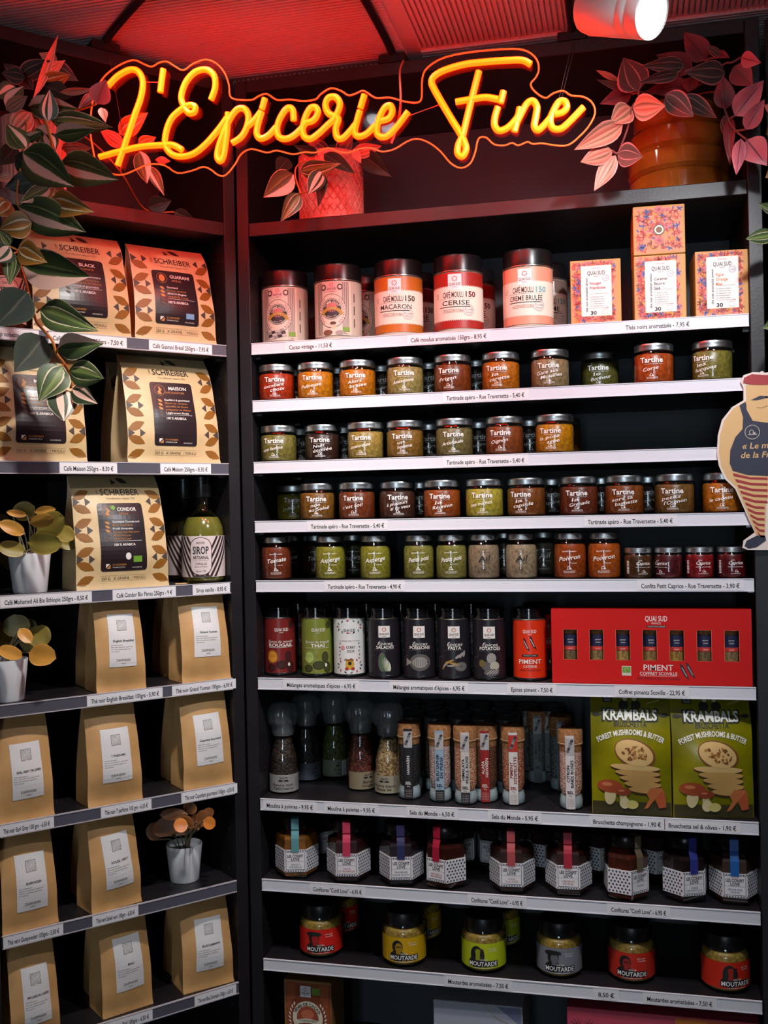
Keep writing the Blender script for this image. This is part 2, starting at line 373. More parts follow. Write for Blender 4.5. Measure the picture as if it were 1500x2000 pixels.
# white track spot in view, and the track that carries it
WHITEM = mat('white_lacquer', (196, 192, 190), .4)
tr = thing('track_spotlight', 'white cylindrical track spotlight with lit lens, under the ceiling', 'spotlight', at(1215, 20, 1.22))
trp = Vector(tr.location)
dspot = (RT*.62 - UP*.38 - FW*.69).normalized()
lc = at(1268, 24, 1.20) - trp
head(tr, lc, dspot, .030, .098, WHITEM, 'spot_body', mat('cool_lens', (255, 255, 255), .3, emit=(.55, .85, 1.0), es=6.0))
MB().tube([lc - dspot*.06 + Vector((0, 0, .02)), lc - dspot*.06 + Vector((0, 0, CEIL-trp.z-lc.z-.01))], .008, WHITEM, 12).build('stem', tr)
spot_light('lamp_light', tr, lc+dspot*.015, lc+dspot, 12, 60, .6, (.8, .92, 1.0), .02)
def ceiling_spot(label, p, t, watt, color, size):
    root = thing('track_spotlight', label, 'spotlight', (p[0], p[1], CEIL))
    c = Vector((0, 0, p[2]-CEIL)); d = Vector(t)-Vector(p)
    MB().tube([(0, 0, -.001), tuple(c*.7)], .008, WHITEM, 10).build('stem', root)
    head(root, c+d.normalized()*.05, d, .032, .10, WHITEM, 'spot_body')
    spot_light('lamp_light', root, c+d.normalized()*.07, c+d, watt, size, .8, color, .03)
ceiling_spot('white track spotlight out of view above, aimed at the paper bags', (.23, -.52, 2.33), (-.12, -.14, 1.05), TRACK_W*1.0, (1, .96, .91), 100)
ceiling_spot('white track spotlight out of view above, aimed at the jars', (.80, -.66, 2.32), (.46, 0, 1.70), TRACK_W*1.1, (.94, .96, 1), 80)
# ------------------------------------------------------------------ neon sign
SV = -.24
def sg(px, py, v=SV): u, z = FR.hit(px, py, SV); return (u, v, z)
NEON = mat('neon_silicone', (255, 150, 20), .4, emit=(28.0, .30, .003), es=1.0)
NEONC = mat('neon_core', (255, 190, 40), .4, emit=(28.0, .50, .008), es=1.0)
NEONB = mat('neon_channel', (230, 70, 10), .4, emit=(20.0, .10, .0), es=1.0)
EDGE = mat('acrylic_edge_glow', (255, 120, 60), .3, emit=(.85, .075, .01), es=1.0)  # neon light caught by the rim is put in as emission
ACR = glassy('clear_acrylic', (.93, .93, .93), f0=.008, rough=.05)
STROKES = [
 [(213,170),(233,150),(257,138),(273,143),(281,163),(277,193),(265,227),(253,263),(243,293),(232,325)],
 [(197,308),(233,298),(277,288),(317,285),(340,285),(358,295)],
 [(321,137),(318,158),(315,182)],
 [(414,197),(422,173),(420,150),(405,138),(383,143),(365,163),(356,190),(360,207),(370,222),(381,221),(383,211),(373,207),(358,214),(338,232),(327,258),(325,285),(338,303),(360,307),(383,300),(407,280),(430,253),(445,232)],
 [(447,222),(446,250),(442,285),(438,307),(432,316),(426,307),(430,285),(440,258),(452,232),(466,215),(480,215),(487,230),(483,252),(472,270),(455,281)],
 [(486,248),(498,237),(512,219)], [(519,194),(516,205),(513,215)],
 [(513,220),(506,243),(503,262),(510,272),(525,267),(541,250)],
 [(575,237),(573,217),(563,213),(550,230),(543,250),(545,267),(557,273),(573,268),(590,253),(599,241)],
 [(597,242),(613,237),(622,223),(618,212),(608,213),(598,230),(593,250),(595,267),(607,273),(623,263),(640,247),(655,232),(665,207),(657,192),(643,193),(637,207),(643,223),(658,230),(662,237),(657,253),(660,270),(670,272),(683,260),(696,244)],
 [(713,187),(709,200),(705,213)],
 [(704,218),(698,240),(694,260),(702,268),(717,263),(734,247)],
 [(745,238),(760,233),(767,220),(763,208),(752,213),(742,233),(737,257),(743,268),(758,267),(777,248),(798,220)],
 [(1037,128),(1021,120),(992,120),(949,123),(907,128),(867,140),(848,152),(844,163),(849,176),(864,203),(883,235),(899,261),(907,277),(911,293),(904,307),(895,301),(896,285),(904,267),(909,248),(920,203),(936,141)],
 [(891,201),(920,196),(949,192),(973,196)], [(984,180),(981,192),(978,203)],
 [(973,211),(967,232),(967,248),(976,257),(992,251),(1008,235),(1017,219)],
 [(1016,212),(1011,236),(1005,259)],
 [(1008,245),(1016,229),(1029,205),(1041,199),(1049,211),(1047,229),(1044,248),(1051,256),(1064,245),(1075,232)],
 [(1084,225),(1099,221),(1107,211),(1103,200),(1092,201),(1081,219),(1075,237),(1080,252),(1096,253),(1115,237),(1140,211)]]
OUT = [(197,155),(225,130),(258,116),(280,124),(295,129),(310,121),(325,119),(340,128),(357,136),(375,124),(400,115),(422,123),(438,142),(446,165),(448,186),(460,193),(490,194),(503,187),(520,182),(540,194),(565,193),(590,196),(615,193),(625,183),(645,171),(665,176),(680,185),(695,181),(710,176),(733,190),(760,189),(790,197),(815,199),(823,188),(824,152),(835,130),(870,110),(930,99),(1000,94),(1030,99),(1048,115),(1052,135),(1046,150),(1036,163),(1045,178),(1065,190),(1080,181),(1100,176),(1115,185),(1140,188),(1157,200),(1162,220),(1150,245),(1132,265),(1110,282),(1085,283),(1060,279),(1040,280),(1030,276),(1012,283),(1000,278),(985,283),(965,281),(950,268),(938,267),(932,275),(928,295),(918,318),(900,327),(880,318),(860,295),(838,278),(815,270),(795,275),(770,290),(745,295),(725,288),(700,290),(680,297),(660,295),(640,288),(615,297),(595,296),(570,300),(540,293),(520,297),(490,290),(470,300),(458,320),(440,341),(425,341),(410,330),(395,325),(375,332),(345,337),(320,322),(290,320),(265,330),(240,340),(215,338),(190,325),(180,290),(175,250),(180,195)]
sp = Vector(sg(670, 230)); sign = thing('neon_sign', "orange cursive neon sign on a clear acrylic panel, above the shelves", 'neon sign', sp)
def rel(p): return Vector(p)-sp
O2 = spline([Vector((x, y, 0)) for x, y in OUT], 3, True); OP = [rel(sg(p.x, p.y)) for p in O2]
tri = tessellate_polygon([[Vector((p.x, p.z, 0)) for p in OP]]); n = len(OP); b = MB()
b.add([(p.x, 0, p.z) for p in OP] + [(p.x, .004, p.z) for p in OP], list(tri) + [tuple(i+n for i in t) for t in tri], ACR); b.build('acrylic_panel', sign, smooth=0)
MB().tube([(p.x, .002, p.z) for p in OP], .0012, EDGE, 5, True).build('panel_edge_glow', sign)
for s_ in STROKES:
    P = [rel(sg(p.x, p.y)) for p in spline([Vector((x, y, 0)) for x, y in s_], 6)]
    t = MB().tube([(p.x, -.0034, p.z) for p in P], .0044, NEON, 8).build('neon_tube', sign)
    MB().tube([(p.x, -.0062, p.z) for p in P], .0021, NEONC, 8).build('core', t)
WIRE = mat('steel_wire', (120, 100, 95), .3, .8); CORD = mat('clear_power_cord', (190, 90, 70), .35)
for a, c in (((1118, 82), (1092, 192)), ((1124, 82), (1097, 192)), ((214, 112), (240, 262))):
    b_ = at(*a, 1.52 if a[0] > 500 else 1.50); MB().tube([tuple(b_-sp), tuple(rel(sg(*c)))], .0005, WIRE, 5).build('hanging_wire', sign)
P = [at(788, 119, 1.53)-sp, at(781, 140, 1.50)-sp, rel(sg(779, 190, SV+.012)), rel(sg(774, 235, SV+.010)), rel(sg(762, 276, SV+.008))]
MB().tube(spline(P, 6), .0016, CORD, 6).build('power_cord', sign)
for a, c in (((284, 161), (313, 162)), ((800, 227), (860, 205))):
    MB().tube([tuple(rel(sg(*a, SV-.002))), tuple(rel(sg(*c, SV-.002)))], .0007, CORD, 5).build('link_wire', sign)
# ------------------------------------------------------------------ price labels
INK = ink((26, 24, 30)); WHITE = ink((240, 238, 236)); GREYINK = ink((110, 108, 112)); REDINK = ink((178, 42, 40)); CREAM = ink((236, 224, 200)); KRAFT = ink((196, 148, 88)); GREENLOGO = ink((112, 160, 48))
def price(F, z, xa, xb, txt, label, white=True):
    py = 1000 - (z-ZC)*FPX/1.6
    ua = F.hit(xa, py, 0)[0]; ub = F.hit(xb, py, 0)[0]; w = ub-ua
    o = MB(); mg = .006
    o.box(-w/2-mg, w/2+mg, .00015, .0006, -.0077, .0077, PAPER)
    o.text(flat, txt, 0, -.001, .0066, .00005, INK, w=min(w, .0062*len(txt)*.62), bold=.014)
    c = F.w((ua+ub)/2, 0, z-.0094)
    t = tag(o.build('price_label', None, 0, c, F.a), label, 'price label')
    return t
PR = [
 (0, 564, 648, 'Cacao vintage - 11,50 €', 'price label reading 11,50 € at the left end of the tin shelf'),
 (0, 802, 950, 'Café moulus aromatisés 150grs - 8,95 €', 'price label reading 8,95 € under the red coffee tin'),
 (0, 1222, 1347, 'Thés noirs aromatisés - 7,95 €', 'price label reading 7,95 € under the stacked floral tea boxes'),
 (1, 872, 1024, 'Tartinade apéro - Rue Traversette - 5,40 €', 'price label on the rail of the uppermost jar shelf, 5,40 €'),
 (2, 872, 1024, 'Tartinade apéro - Rue Traversette - 5,40 €', 'price label on the rail of the half-empty second jar shelf, 5,40 €'),
 (3, 607, 750, 'Tartinade apéro - Rue Traversette - 5,40 €', 'left price label on the rail of the third jar shelf, 5,40 €'),
 (3, 1148, 1314, 'Tartinade apéro - Rue Traversette - 5,40 €', 'right price label on the rail of the third jar shelf, 5,40 €'),
 (4, 640, 783, 'Tartinade apéro - Rue Traversette - 4,90 €', 'price label reading 4,90 € below the green spread pots'),
 (4, 1252, 1444, 'Confits Petit Caprice - Rue Traversette - 3,90 €', 'price label reading 3,90 € below the smallest red jars'),
 (5, 560, 694, "Mélanges aromatiques d'épices - 6,95 €", 'price label reading 6,95 € below the dark red spice tin'),
 (5, 768, 907, "Mélanges aromatiques d'épices - 6,95 €", 'price label reading 6,95 € below the black spice tins'),
 (5, 998, 1079, 'Epices piment - 7,50 €', 'price label reading 7,50 € below the bright red spice tin'),
 (5, 1208, 1337, 'Coffret piments Scoville - 22,95 €', 'price label reading 22,95 € below the long red gift box'),
 (6, 521, 611, 'Moulins à poivres - 9,95 €', 'leftmost price label of the pepper mill shelf, 9,95 €'),
 (6, 640, 732, 'Moulins à poivres - 9,95 €', 'second price label of the pepper mill shelf, 9,95 €'),
 (6, 800, 887, 'Sels du Monde - 6,50 €', 'left price label below the salt tubes, 6,50 €'),
 (6, 960, 1050, 'Sels du Monde - 5,95 €', 'right price label below the salt tubes, 5,95 €'),
 (6, 1158, 1290, 'Bruschetta champignons - 1,90 €', 'price label reading 1,90 € below the left green snack bag'),
 (6, 1305, 1437, 'Bruschetta sel & olives - 1,90 €', 'price label reading 1,90 € below the right green snack bag'),
 (7, 612, 706, 'Confitures "Confi Love" - 6,95 €', 'leftmost price label below the six-sided jam jars, 6,95 €'),
 (7, 920, 1020, 'Confitures "Confi Love" - 6,95 €', 'middle price label below the six-sided jam jars, 6,95 €'),
 (7, 1193, 1300, 'Confitures "Confi Love" - 6,95 €', 'rightmost price label below the six-sided jam jars, 6,95 €'),
 (8, 875, 992, 'Moutardes aromatisées - 7,50 €', 'price label reading 7,50 € below the lime mustard jar'),
 (8, 1166, 1200, '8,50 €', 'small price label reading 8,50 € below the mustard jars'),
 (8, 1263, 1390, 'Moutardes aromatisées - 7,50 €', 'rightmost price label below the mustard jars, 7,50 €')]
for r, a, c, t, l in PR: price(FR, ZR[r], a, c, t, l)
PL = [
 (0, -14, 68, 'Sirop noisette - 7,95 €', 'pink-lit price label at the left edge behind the trailing leaves, 7,95 €'),
 (0, 103, 240, 'Café Black Robusta 250grs - 7,50 €', 'price label reading 7,50 € partly hidden by a hanging leaf'),
 (0, 298, 407, 'Café Guarani Brésil 250grs - 7,95 €', 'price label reading 7,95 € under the top right coffee bag'),
 (1, 124, 221, 'Café Maison 250grs - 8.30 €', 'left price label reading 8.30 € on the second coffee shelf'),
 (1, 320, 405, 'Café Maison 250grs - 8.30 €', 'right price label reading 8.30 € on the second coffee shelf'),
 (2, 8, 171, 'Café Mohamed Ali Bio Ethiopie 250grs - 8,50 €', 'price label reading 8,50 € under the yellow-leaved plant pot'),
 (2, 227, 336, 'Café Condor Bio Pérou 250grs - 9 €', 'price label reading 9 € under the single coffee bag'),
 (2, 383, 442, 'Sirop vanille - 8,95 €', 'price label reading 8,95 € under the syrup bottle'),
 (3, 177, 310, 'Thé noir English Breakfast 100grs - 5,90 €', 'price label reading 5,90 € on the uppermost tea shelf'),
 (3, 343, 454, 'Thé noir Grand Yunnan 100grs - 6,90 €', 'right price label on the uppermost tea shelf, 6,90 €'),
 (4, 5, 96, 'Thé noir Earl Grey 100 grs - 6,50 €', 'leftmost price label on the second tea shelf, 6,50 €'),
 (4, 204, 288, 'Thé noir 7 parfums 100 grs - 6,50 €', 'middle price label on the second tea shelf, 6,50 €'),
 (4, 361, 457, 'Thé noir Cuperlant gourmand 100grs - 6,50 €', 'rightmost price label on the second tea shelf, 6,50 €'),
 (5, 13, 114, 'Thé vert Gunpowder 100grs - 5,50 €', 'price label reading 5,50 €, left one on the shelf of the rust-leaved plant'),
 (5, 187, 262, 'Thé vert Soleil vert 100grs - 6,50 €', 'price label reading 6,50 €, right one on the rust-leaved plant shelf'),
 (6, 213, 290, 'Thé vert Bali 100grs - 6,50 €', 'left price label on the lowest tea shelf, 6,50 €'),
 (6, 387, 455, 'Thé vert Blue Dammann 100grs - 6,50 €', 'right price label on the lowest tea shelf, 6,50 €')]
for r, a, c, t, l in PL: price(FL, ZL[r], a, c, t, l, False)
# ------------------------------------------------------------------ placing helpers
GLASS = glassy('jar_glass', (.96, .97, .96))
def stand(F, px, row, v, py=None, Z=ZR):
    """foot point of a thing standing on a shelf, from its column in the picture and its depth on the shelf"""
    z = Z[row]-.0005
    if py is None: py = 1000-(z+.04-ZC)*FPX/1.62
    u, _ = F.hit(px, py, v); return u, v, F.w(u, v, z)
ORD = ['leftmost', 'second', 'third', 'fourth', 'fifth', 'sixth', 'seventh', 'eighth', 'ninth', 'tenth', 'eleventh']
def content(name, c, c2, scale=160): return mat('content_'+name, c, .35, noise=(c2, scale, 4, .38, .66))
# ------------------------------------------------------------------ tins of ground coffee and cocoa
TINB = mat('tin_black', (24, 23, 25), .3, .15); TINR = mat('tin_rim', (170, 160, 150), .25, .9)
def tin_body(R=.0385, H=.122):
    a = MB().lathe([(R*.96, 0), (R*.985, .002), (R*.985, .006), (R, .0065), (R, .094), (R*.985, .0945)], mat('tin_cream_side', (196, 188, 170), .4), 48).mesh('body')
    c = MB().lathe([(R*1.03, .0945), (R*1.035, .0952), (R*1.03, .0965)], TINR, 48).lathe([(R*1.0, .0965), (R*1.0, .118), (R*.99, .1195), (R*.985, .121), (R*.965, .122), (R*.955, .1205), (0, .1205)], TINB, 48).mesh('lid')
    return a, c
TB, TL = tin_body()
def zig(b, S, x0, x1, z, h, o, m, n=34, up=1):
    for i in range(n):
        a = x0+(x1-x0)*i/n; c = x0+(x1-x0)*(i+1)/n; b.poly(S, [(a, z), (c, z), ((a+c)/2, z+h*up)], o, m)
def sunlogo(b, S, cx, cz, s, o, frame=True):
    if frame: b.rect(S, cx-s*.5, cx+s*.5, cz-s*.62, cz+s*.55, o, WHITE, 4, 1)
    for i in range(8):
        a = i*pi/4; b.ell(S, cx+s*.16*cos(a), cz+s*.2+s*.16*sin(a), s*.045, s*.045, o+.0002, REDINK, n=6)
    b.text(S, 'QUAI SUD', cx, cz-s*.2, s*.2, o+.0002, INK, w=s*.86, bold=.01); b.text(S, 'FRANCE', cx, cz-s*.42, s*.08, o+.0002, INK, w=s*.36)
def coffee_tin(px, v, col, name, flav, ncol, dpx, label, group, back=False):
    u, v, p = stand(FR, px, 0, v); R = .0385; S = cyl(R)
    t = thing('coffee_tin', label, 'tin', p, FR.facing(u, v)+dpx, group)
    put(TB, 'body', t); put(TL, 'lid', t); b = MB(); cm = ink(col, .4); pap = ink((238, 228, 210))
    b.rect(S, -.072, .062, .0062, .0935, .0003, cm, 28)
    b.rect(S, -.0725, .0615, .020, .0705, .0006, pap, 28); zig(b, S, -.0725, .0615, .020, .0022, .0006, pap, 44, -1); zig(b, S, -.0725, .0615, .0705, .0022, .0006, pap, 44)
    sunlogo(b, S, -.004, .0790, .021, .0009)
    b.text(S, 'CAFÉ MOULU', -.007, .0585, .0086, .0009, INK, w=.033, bold=.014); b.text(S, '150', .021, .0590, .0085, .0009, ink(ncol), w=.017, bold=.03)
    b.line(S, [(-.03+.005*i, .0525) for i in range(12)], .0004, .0009, GREYINK)
    b.text(S, flav, -.003, .0460, .0074, .0009, INK, w=min(.052, .0074*len(flav)), bold=.008)
    b.line(S, [(-.030+.005*i, .0395) for i in range(11)], .0011, .0009, INK)
    for i, (q, w) in enumerate(((.0355, .03), (.0335, .034), (.0315, .032))): b.text(S, 'notes gourmandes et arabica', -.008, q, .0016, .0009, INK, w=w)
    for i in range(3): b.line(S, [(-.039, .060-.003*i), (-.033, .0615-.003*i)], .0005, .0009, INK)
    b.ring(S, .017, .034, .0085, .0005, .0009, ink((96, 104, 140))); b.ring(S, .017, .034, .0062, .0003, .0009, ink((96, 104, 140)))
    b.text(S, 'Torréfié', .017, .035, .003, .0009, ink((96, 104, 140)), shear=.3); b.text(S, 'France', .017, .031, .0025, .0009, ink((96, 104, 140)), shear=.3)
    b.build('label', t, 50)
def cocoa_tin(px, v, kind, dpx, label, group):
    u, v, p = stand(FR, px, 0, v); R = .0385; S = cyl(R)
    t = thing('cocoa_tin', label, 'tin', p, FR.facing(u, v)+dpx, group); put(TB, 'body', t); put(TL, 'lid', t)
    b = MB(); bg = ink((214, 204, 186)); dk = ink((52, 44, 48)); gold = ink((176, 138, 50)); pk = ink((196, 116, 112)); gy = ink((150, 142, 134))
    b.rect(S, -.038, .026, .0062, .0935, .0003, bg, 16)
    for i in range(7):
        for s in (-1, 1): b.rect(S, -.006+s*(.0175+.0016*i)-.0004, -.006+s*(.0175+.0016*i)+.0004, .008, .092, .0005, gy if i % 2 else dk)
    b.ell(S, -.006, .046, .0225, .027, .0006, bg, n=28); b.ring(S, -.006, .046, .0225, .0006, .0008, dk, 32, sz=1.2)
    for s in (-1, 1):
        for i in range(10):
            a = RAD(-50+11*i); x = -.006+s*.0195*cos(a); z = .046+.0235*sin(a); b.ell(S, x, z, .0022, .0008, .0008, pk, rot=a+.8*s, n=8)
    b.ell(S, -.006, .049, .0150, .0158, .0008, dk, n=28); b.ring(S, -.006, .049, .0152, .0008, .001, bg, 30); b.ring(S, -.006, .049, .0165, .0006, .001, dk, 30)
    b.text(S, 'COMME AVANT', -.006, .0605, .0042, .0011, bg, w=.030, bold=.02, arc=.0125)
    b.ell(S, -.006, .0515, .0085, .0078, .0010, pk, n=18); b.ell(S, -.006, .0435, .0085, .006, .0010, ink((60, 52, 60)), n=16)
    P = [(-.006+.0165*cos(RAD(a)), .036+.0165*sin(RAD(a))*.85) for a in range(160, 15, -12)]; b.line(S, P, .0052, .0013, gold); b.text(S, 'CACAO', -.006, .0503, .0026, .0016, bg, w=.013, arc=.016)
    b.text(S, 'depuis 1906', -.006, .0372, .002, .0011, bg, w=.015, arc=-.02)
    b.rect(S, -.0145, .0025, .0765, .0915, .0008, ink((236, 196, 190)), 4); sunlogo(b, S, -.006, .0845, .0165, .001, False)
    for s in (-1, 1): b.ell(S, -.006+s*.0135, .084, .0045, .005, .0008, dk, n=9); b.ell(S, -.006+s*.0135, .084, .0028, .003, .001, bg, n=9)
    if kind == 'bar':
        for r_ in range(3):
            for c_ in range(4): b.poly(S, [(-.026+.0075*c_+.002*r_, .0195-.0042*r_+.0016*c_), (-.0192+.0075*c_+.002*r_, .0210-.0042*r_+.0016*c_), (-.0175+.0075*c_+.002*r_, .0172-.0042*r_+.0016*c_), (-.0243+.0075*c_+.002*r_, .0157-.0042*r_+.0016*c_)], .0012, (gy, dk, ink((190, 182, 172)))[(r_+c_) % 3])
        b.line(S, [(-.028, .021), (.006, .0285)], .0009, .0014, dk)
    else:
        b.ell(S, -.004, .0215, .0042, .005, .0012, ink((226, 190, 160)), n=12); b.ell(S, -.004, .0262, .005, .0026, .0014, ink((92, 58, 40)), n=10); b.ell(S, -.004, .0125, .011, .006, .0011, bg, n=14)
        b.ell(S, -.013, .0115, .008, .0045, .0012, ink((120, 78, 60)), n=12); b.ell(S, .007, .0105, .008, .004, .0012, gy, n=12)
    b.rect(S, .0115, .0225, .0125, .0195, .0012, GREENLOGO, 2); b.rect(S, .0115, .0225, .0065, .012, .0012, bg, 2); b.text(S, 'BIO', .017, .0092, .0028, .0014, dk)
    for i in range(3): b.line(S, [(.032, .02+.02*i), (.032, .034+.02*i)], .0016, .0005, dk)
    b.build('label', t, 50)
cocoa_tin(557, .060, 'bar', -.16, 'cream cocoa tin with chocolate bar print, leftmost on the tin shelf', 'cocoa tins')
cocoa_tin(661, .046, 'girl', -.12, 'cream cocoa tin with a figure printed at its foot, second tin', 'cocoa tins')
cocoa_tin(706, .138, 'girl', .05, 'cream cocoa tin standing behind the second tin', 'cocoa tins')
coffee_tin(779, .046, (188, 104, 30), 'macaron', 'MACARON', (60, 70, 52), -.06, 'black-lidded coffee tin with ochre label bands', 'coffee tins')
coffee_tin(896, .046, (164, 40, 32), 'cerise', 'CERISE', (110, 22, 22), -.04, 'black-lidded coffee tin with red label bands, front', 'coffee tins')
coffee_tin(1032, .046, (232, 156, 128), 'creme', 'CRÈME BRULÉE', (110, 172, 176), -.02, 'black-lidded coffee tin with salmon label bands', 'coffee tins')
coffee_tin(808, .142, (120, 30, 28), 'b1', 'CERISE', (110, 22, 22), .2, 'dark coffee tin standing behind the ochre tin', 'coffee tins')  # rear tins repeat front prints, shade put into the band colours
coffee_tin(922, .142, (150, 36, 30), 'b2', 'CERISE', (110, 22, 22), .1, 'red-banded coffee tin standing behind the front red tin', 'coffee tins')
coffee_tin(1062, .142, (120, 100, 90), 'b3', 'CRÈME', (110, 172, 176), .3, 'grey-brown coffee tin standing behind the salmon tin', 'coffee tins')
# ------------------------------------------------------------------ floral tea boxes
FLO = [ink(c) for c in ((186, 56, 44), (204, 90, 66), (70, 84, 150), (206, 140, 50), (204, 104, 116), (170, 60, 50), (150, 74, 54), (196, 84, 70))]
def floral(b, S, x0, x1, z0, z1, seed, n, hole=None):
    r = random.Random(seed); b.rect(S, x0, x1, z0, z1, .0002, ink((224, 140, 100)))
    for i in range(n):
        while True:
            x = r.uniform(x0+.003, x1-.003); z = r.uniform(z0+.003, z1-.003)
            if not hole or not (hole[0]-.001 < x < hole[1]+.001 and hole[2]-.001 < z < hole[3]+.001): break
        c = FLO[i % len(FLO)]; a = r.uniform(0, pi)
        for k in range(r.choice((1, 3, 4))): b.ell(S, x+.0022*cos(a+k*1.3), z+.0022*sin(a+k*1.3), .0028, .0012, .0003+.00002*(i % 9), c, rot=a+k*1.3, n=7)
def tea_box(px, v, dpx, flav, fcol, label, row=0, stacked=0):
    u, v, p = stand(FR, px, row, v, py=570)
    w, d, h = .0745, .073, .0965
    t = thing('tea_box', label, 'box', p, dpx, 'floral tea boxes'); S = lambda x, z, o: (x, -d/2-o, z)
    b = MB()
    if stacked:
        p.z += .0975+.0002; t.location = p; h = .0725
        MB().box(-w/2, w/2, -d/2, .058, 0, h, mat('kraft_card', (200, 150, 84), .6), .0008).build('carton', t, 0)
        floral(b, S, -.033, .033, .003, h-.003, 11, 190); b.ell(S, 0, .036, .008, .008, .0008, INK, n=20); b.ell(S, 0, .036, .0068, .0068, .001, CREAM, n=20); b.ell(S, 0, .036, .0045, .0045, .0012, ink((120, 86, 60)), n=16)
        for z in (.020, .066):
            for k in range(7): a = k*2*pi/7; b.ell(S, .0038*cos(a), z+.0038*sin(a), .003, .0018, .0009, FLO[4], rot=a, n=8)
            b.ell(S, 0, z, .002, .002, .0011, FLO[6], n=8)
    else:
        MB().box(-w/2, w/2, -d/2, d/2, 0, h, mat('kraft_card', (200, 150, 84), .6), .0008).build('carton', t, 0)
        floral(b, S, -.034, .030, .002, h-.002, int(px), 230, (-.021, .023, .012, .087))
        b.rect(S, -.0215, .0235, .0115, .0875, .0007, CREAM); b.rect(S, -.0205, .0225, .0125, .0865, .0009, ink((240, 232, 226)))
        b.text(S, 'ÉPICES FINES', .001, .0835, .0016, .0011, REDINK); b.text(S, 'QUAI SUD', .001, .0765, .0060, .0011, INK, w=.026, bold=.012); b.text(S, 'FRANCE', .001, .0712, .0016, .0011, INK)
        b.ring(S, .015, .068, .0045, .0005, .0012, ink((90, 100, 150))); b.text(S, 'thé', .015, .068, .003, .0012, ink((90, 100, 150)), shear=.3)
        for i, l in enumerate(flav): b.text(S, l, -.0085, .0610-.0068*i, .0042, .0012, ink(fcol), align='l', bold=.02)
        for i in range(5): b.text(S, 'en sachet pour tasse 250 ml'[:22-2*i], -.008, .0405-.0034*i, .0017, .0012, INK, align='l', w=.020)
        b.line(S, [(-.009, .045), (.019, .045)], .0003, .0012, GREYINK); b.line(S, [(-.009, .0235), (.019, .0235)], .0003, .0012, REDINK)
        b.text(S, '30', -.0035, .0165, .0055, .0012, INK, w=.009, bold=.03); b.text(S, 'thé noir aromatisé saveur', -.0135, .044, .0036, .0012, INK, w=.052, rot=pi/2, bold=.01)
        b.line(S, [(.010, .014), (.017, .014), (.017, .021), (.010, .021), (.010, .014)], .0004, .0012, ink((200, 120, 80))); b.line(S, [(.0135, .021), (.016, .0245), (.019, .0225)], .0004, .0012, ink((200, 120, 80)))
    b.build('print', t, 0)
    return t
tea_box(1163, .045, RAD(2), ['Nougat', 'Framboise'], (176, 60, 56), 'floral tea box with red Nougat lettering, left of the stack')
tea_box(1286, .045, RAD(2), ['Caramel', 'Beurre', 'Salé'], (90, 76, 70), 'floral tea box at the bottom of the stack of two')
tea_box(1286, .045, RAD(2), [], None, 'floral tea box lying on top of the stack', stacked=1)
tea_box(1403, .045, RAD(3), ['Figue', 'Orange', 'Miel'], (206, 130, 70), 'floral tea box with orange lettering, at the right end of the tin shelf')
# ------------------------------------------------------------------ jars of spread
LIDM = mat('silver_lid', (214, 218, 220), .33, 1.0)
R1, H1 = .0302, .0595
J_GL = MB().lathe([(0, .0006), (R1*.86, .0006), (R1*.97, .002), (R1, .006), (R1, .0435), (R1*.985, .0462), (R1*.91, .0485), (R1*.91, .052)], GLASS, 40).mesh('glass', 60)
J_LID = MB().lathe([(R1*.955, .0490), (R1*.965, .0498), (R1*.96, .0510), (R1*.96, .0555), (R1*.965, .0565), (R1*.945, .0588), (R1*.90, .0595), (R1*.86, .0585), (0, .0585)], LIDM, 40).mesh('lid', 40)
def house(b, S, cx, cz, s, o, m):
    b.line(S, [(cx-.5*s, cz), (cx-.5*s, cz+.7*s), (cx-.1*s, cz+.9*s), (cx+.2*s, cz+.7*s), (cx+.2*s, cz)], .13*s, o, m); b.rect(S, cx-.8*s, cx+.9*s, cz-.12*s, cz+.02*s, o, m, 2); b.rect(S, cx+.35*s, cx+.6*s, cz, cz+.4*s, o, m)
_cont = {}
def spread_jar(px, row, v, col, name, label, group, dl=0, py=None, nw=None):
    u, v, p = stand(FR, px, row, v); S = cyl(R1)
    t = thing('spread_jar', label, 'jar', p, FR.facing(u, v)+dl, group)
    key = tuple(col)
    if key not in _cont:
        c2 = tuple(max(0, int(x*.72)) for x in col)
        _cont[key] = MB().lathe([(0, .0016), (R1*.90, .0018), (R1*.955, .004), (R1*.955, .0415), (R1*.90, .0440), (0, .0442)], content('spread_%d_%d_%d' % key, col, c2, 190), 36).mesh('contents', 60)
    put(_cont[key], 'contents', t); put(J_GL, 'glass', t); put(J_LID, 'lid', t)
    b = MB(); WI = ink((246, 244, 238))
    b.text(S, 'Tartine', -.001, .0345, .0078, .0005, WI, w=.0335, bold=.022); b.text(S, 'houmous, fromage, herbes fraîches', .002, .0285, .0011, .0005, WI, w=.026)
    parts = name.split('|'); zz = .0215 if len(parts) == 1 else .0245
    for i, l in enumerate(parts): b.text(S, l, -.003+.006*i, zz-.0062*i, .0052, .0005, WI, w=min(.034, .0041*len(l)+.003), shear=.35, rot=.16, bold=.004)
    house(b, S, -.001, .0105, .0042, .0005, WI); b.rect(S, -.0085, .0085, .0066, .0069, .0005, WI, 4); b.text(S, 'RUE TRAVERSETTE', 0, .0082, .0015, .0005, WI, w=.016)
    b.build('lettering', t, 0); return t
AMB = (206, 128, 12)
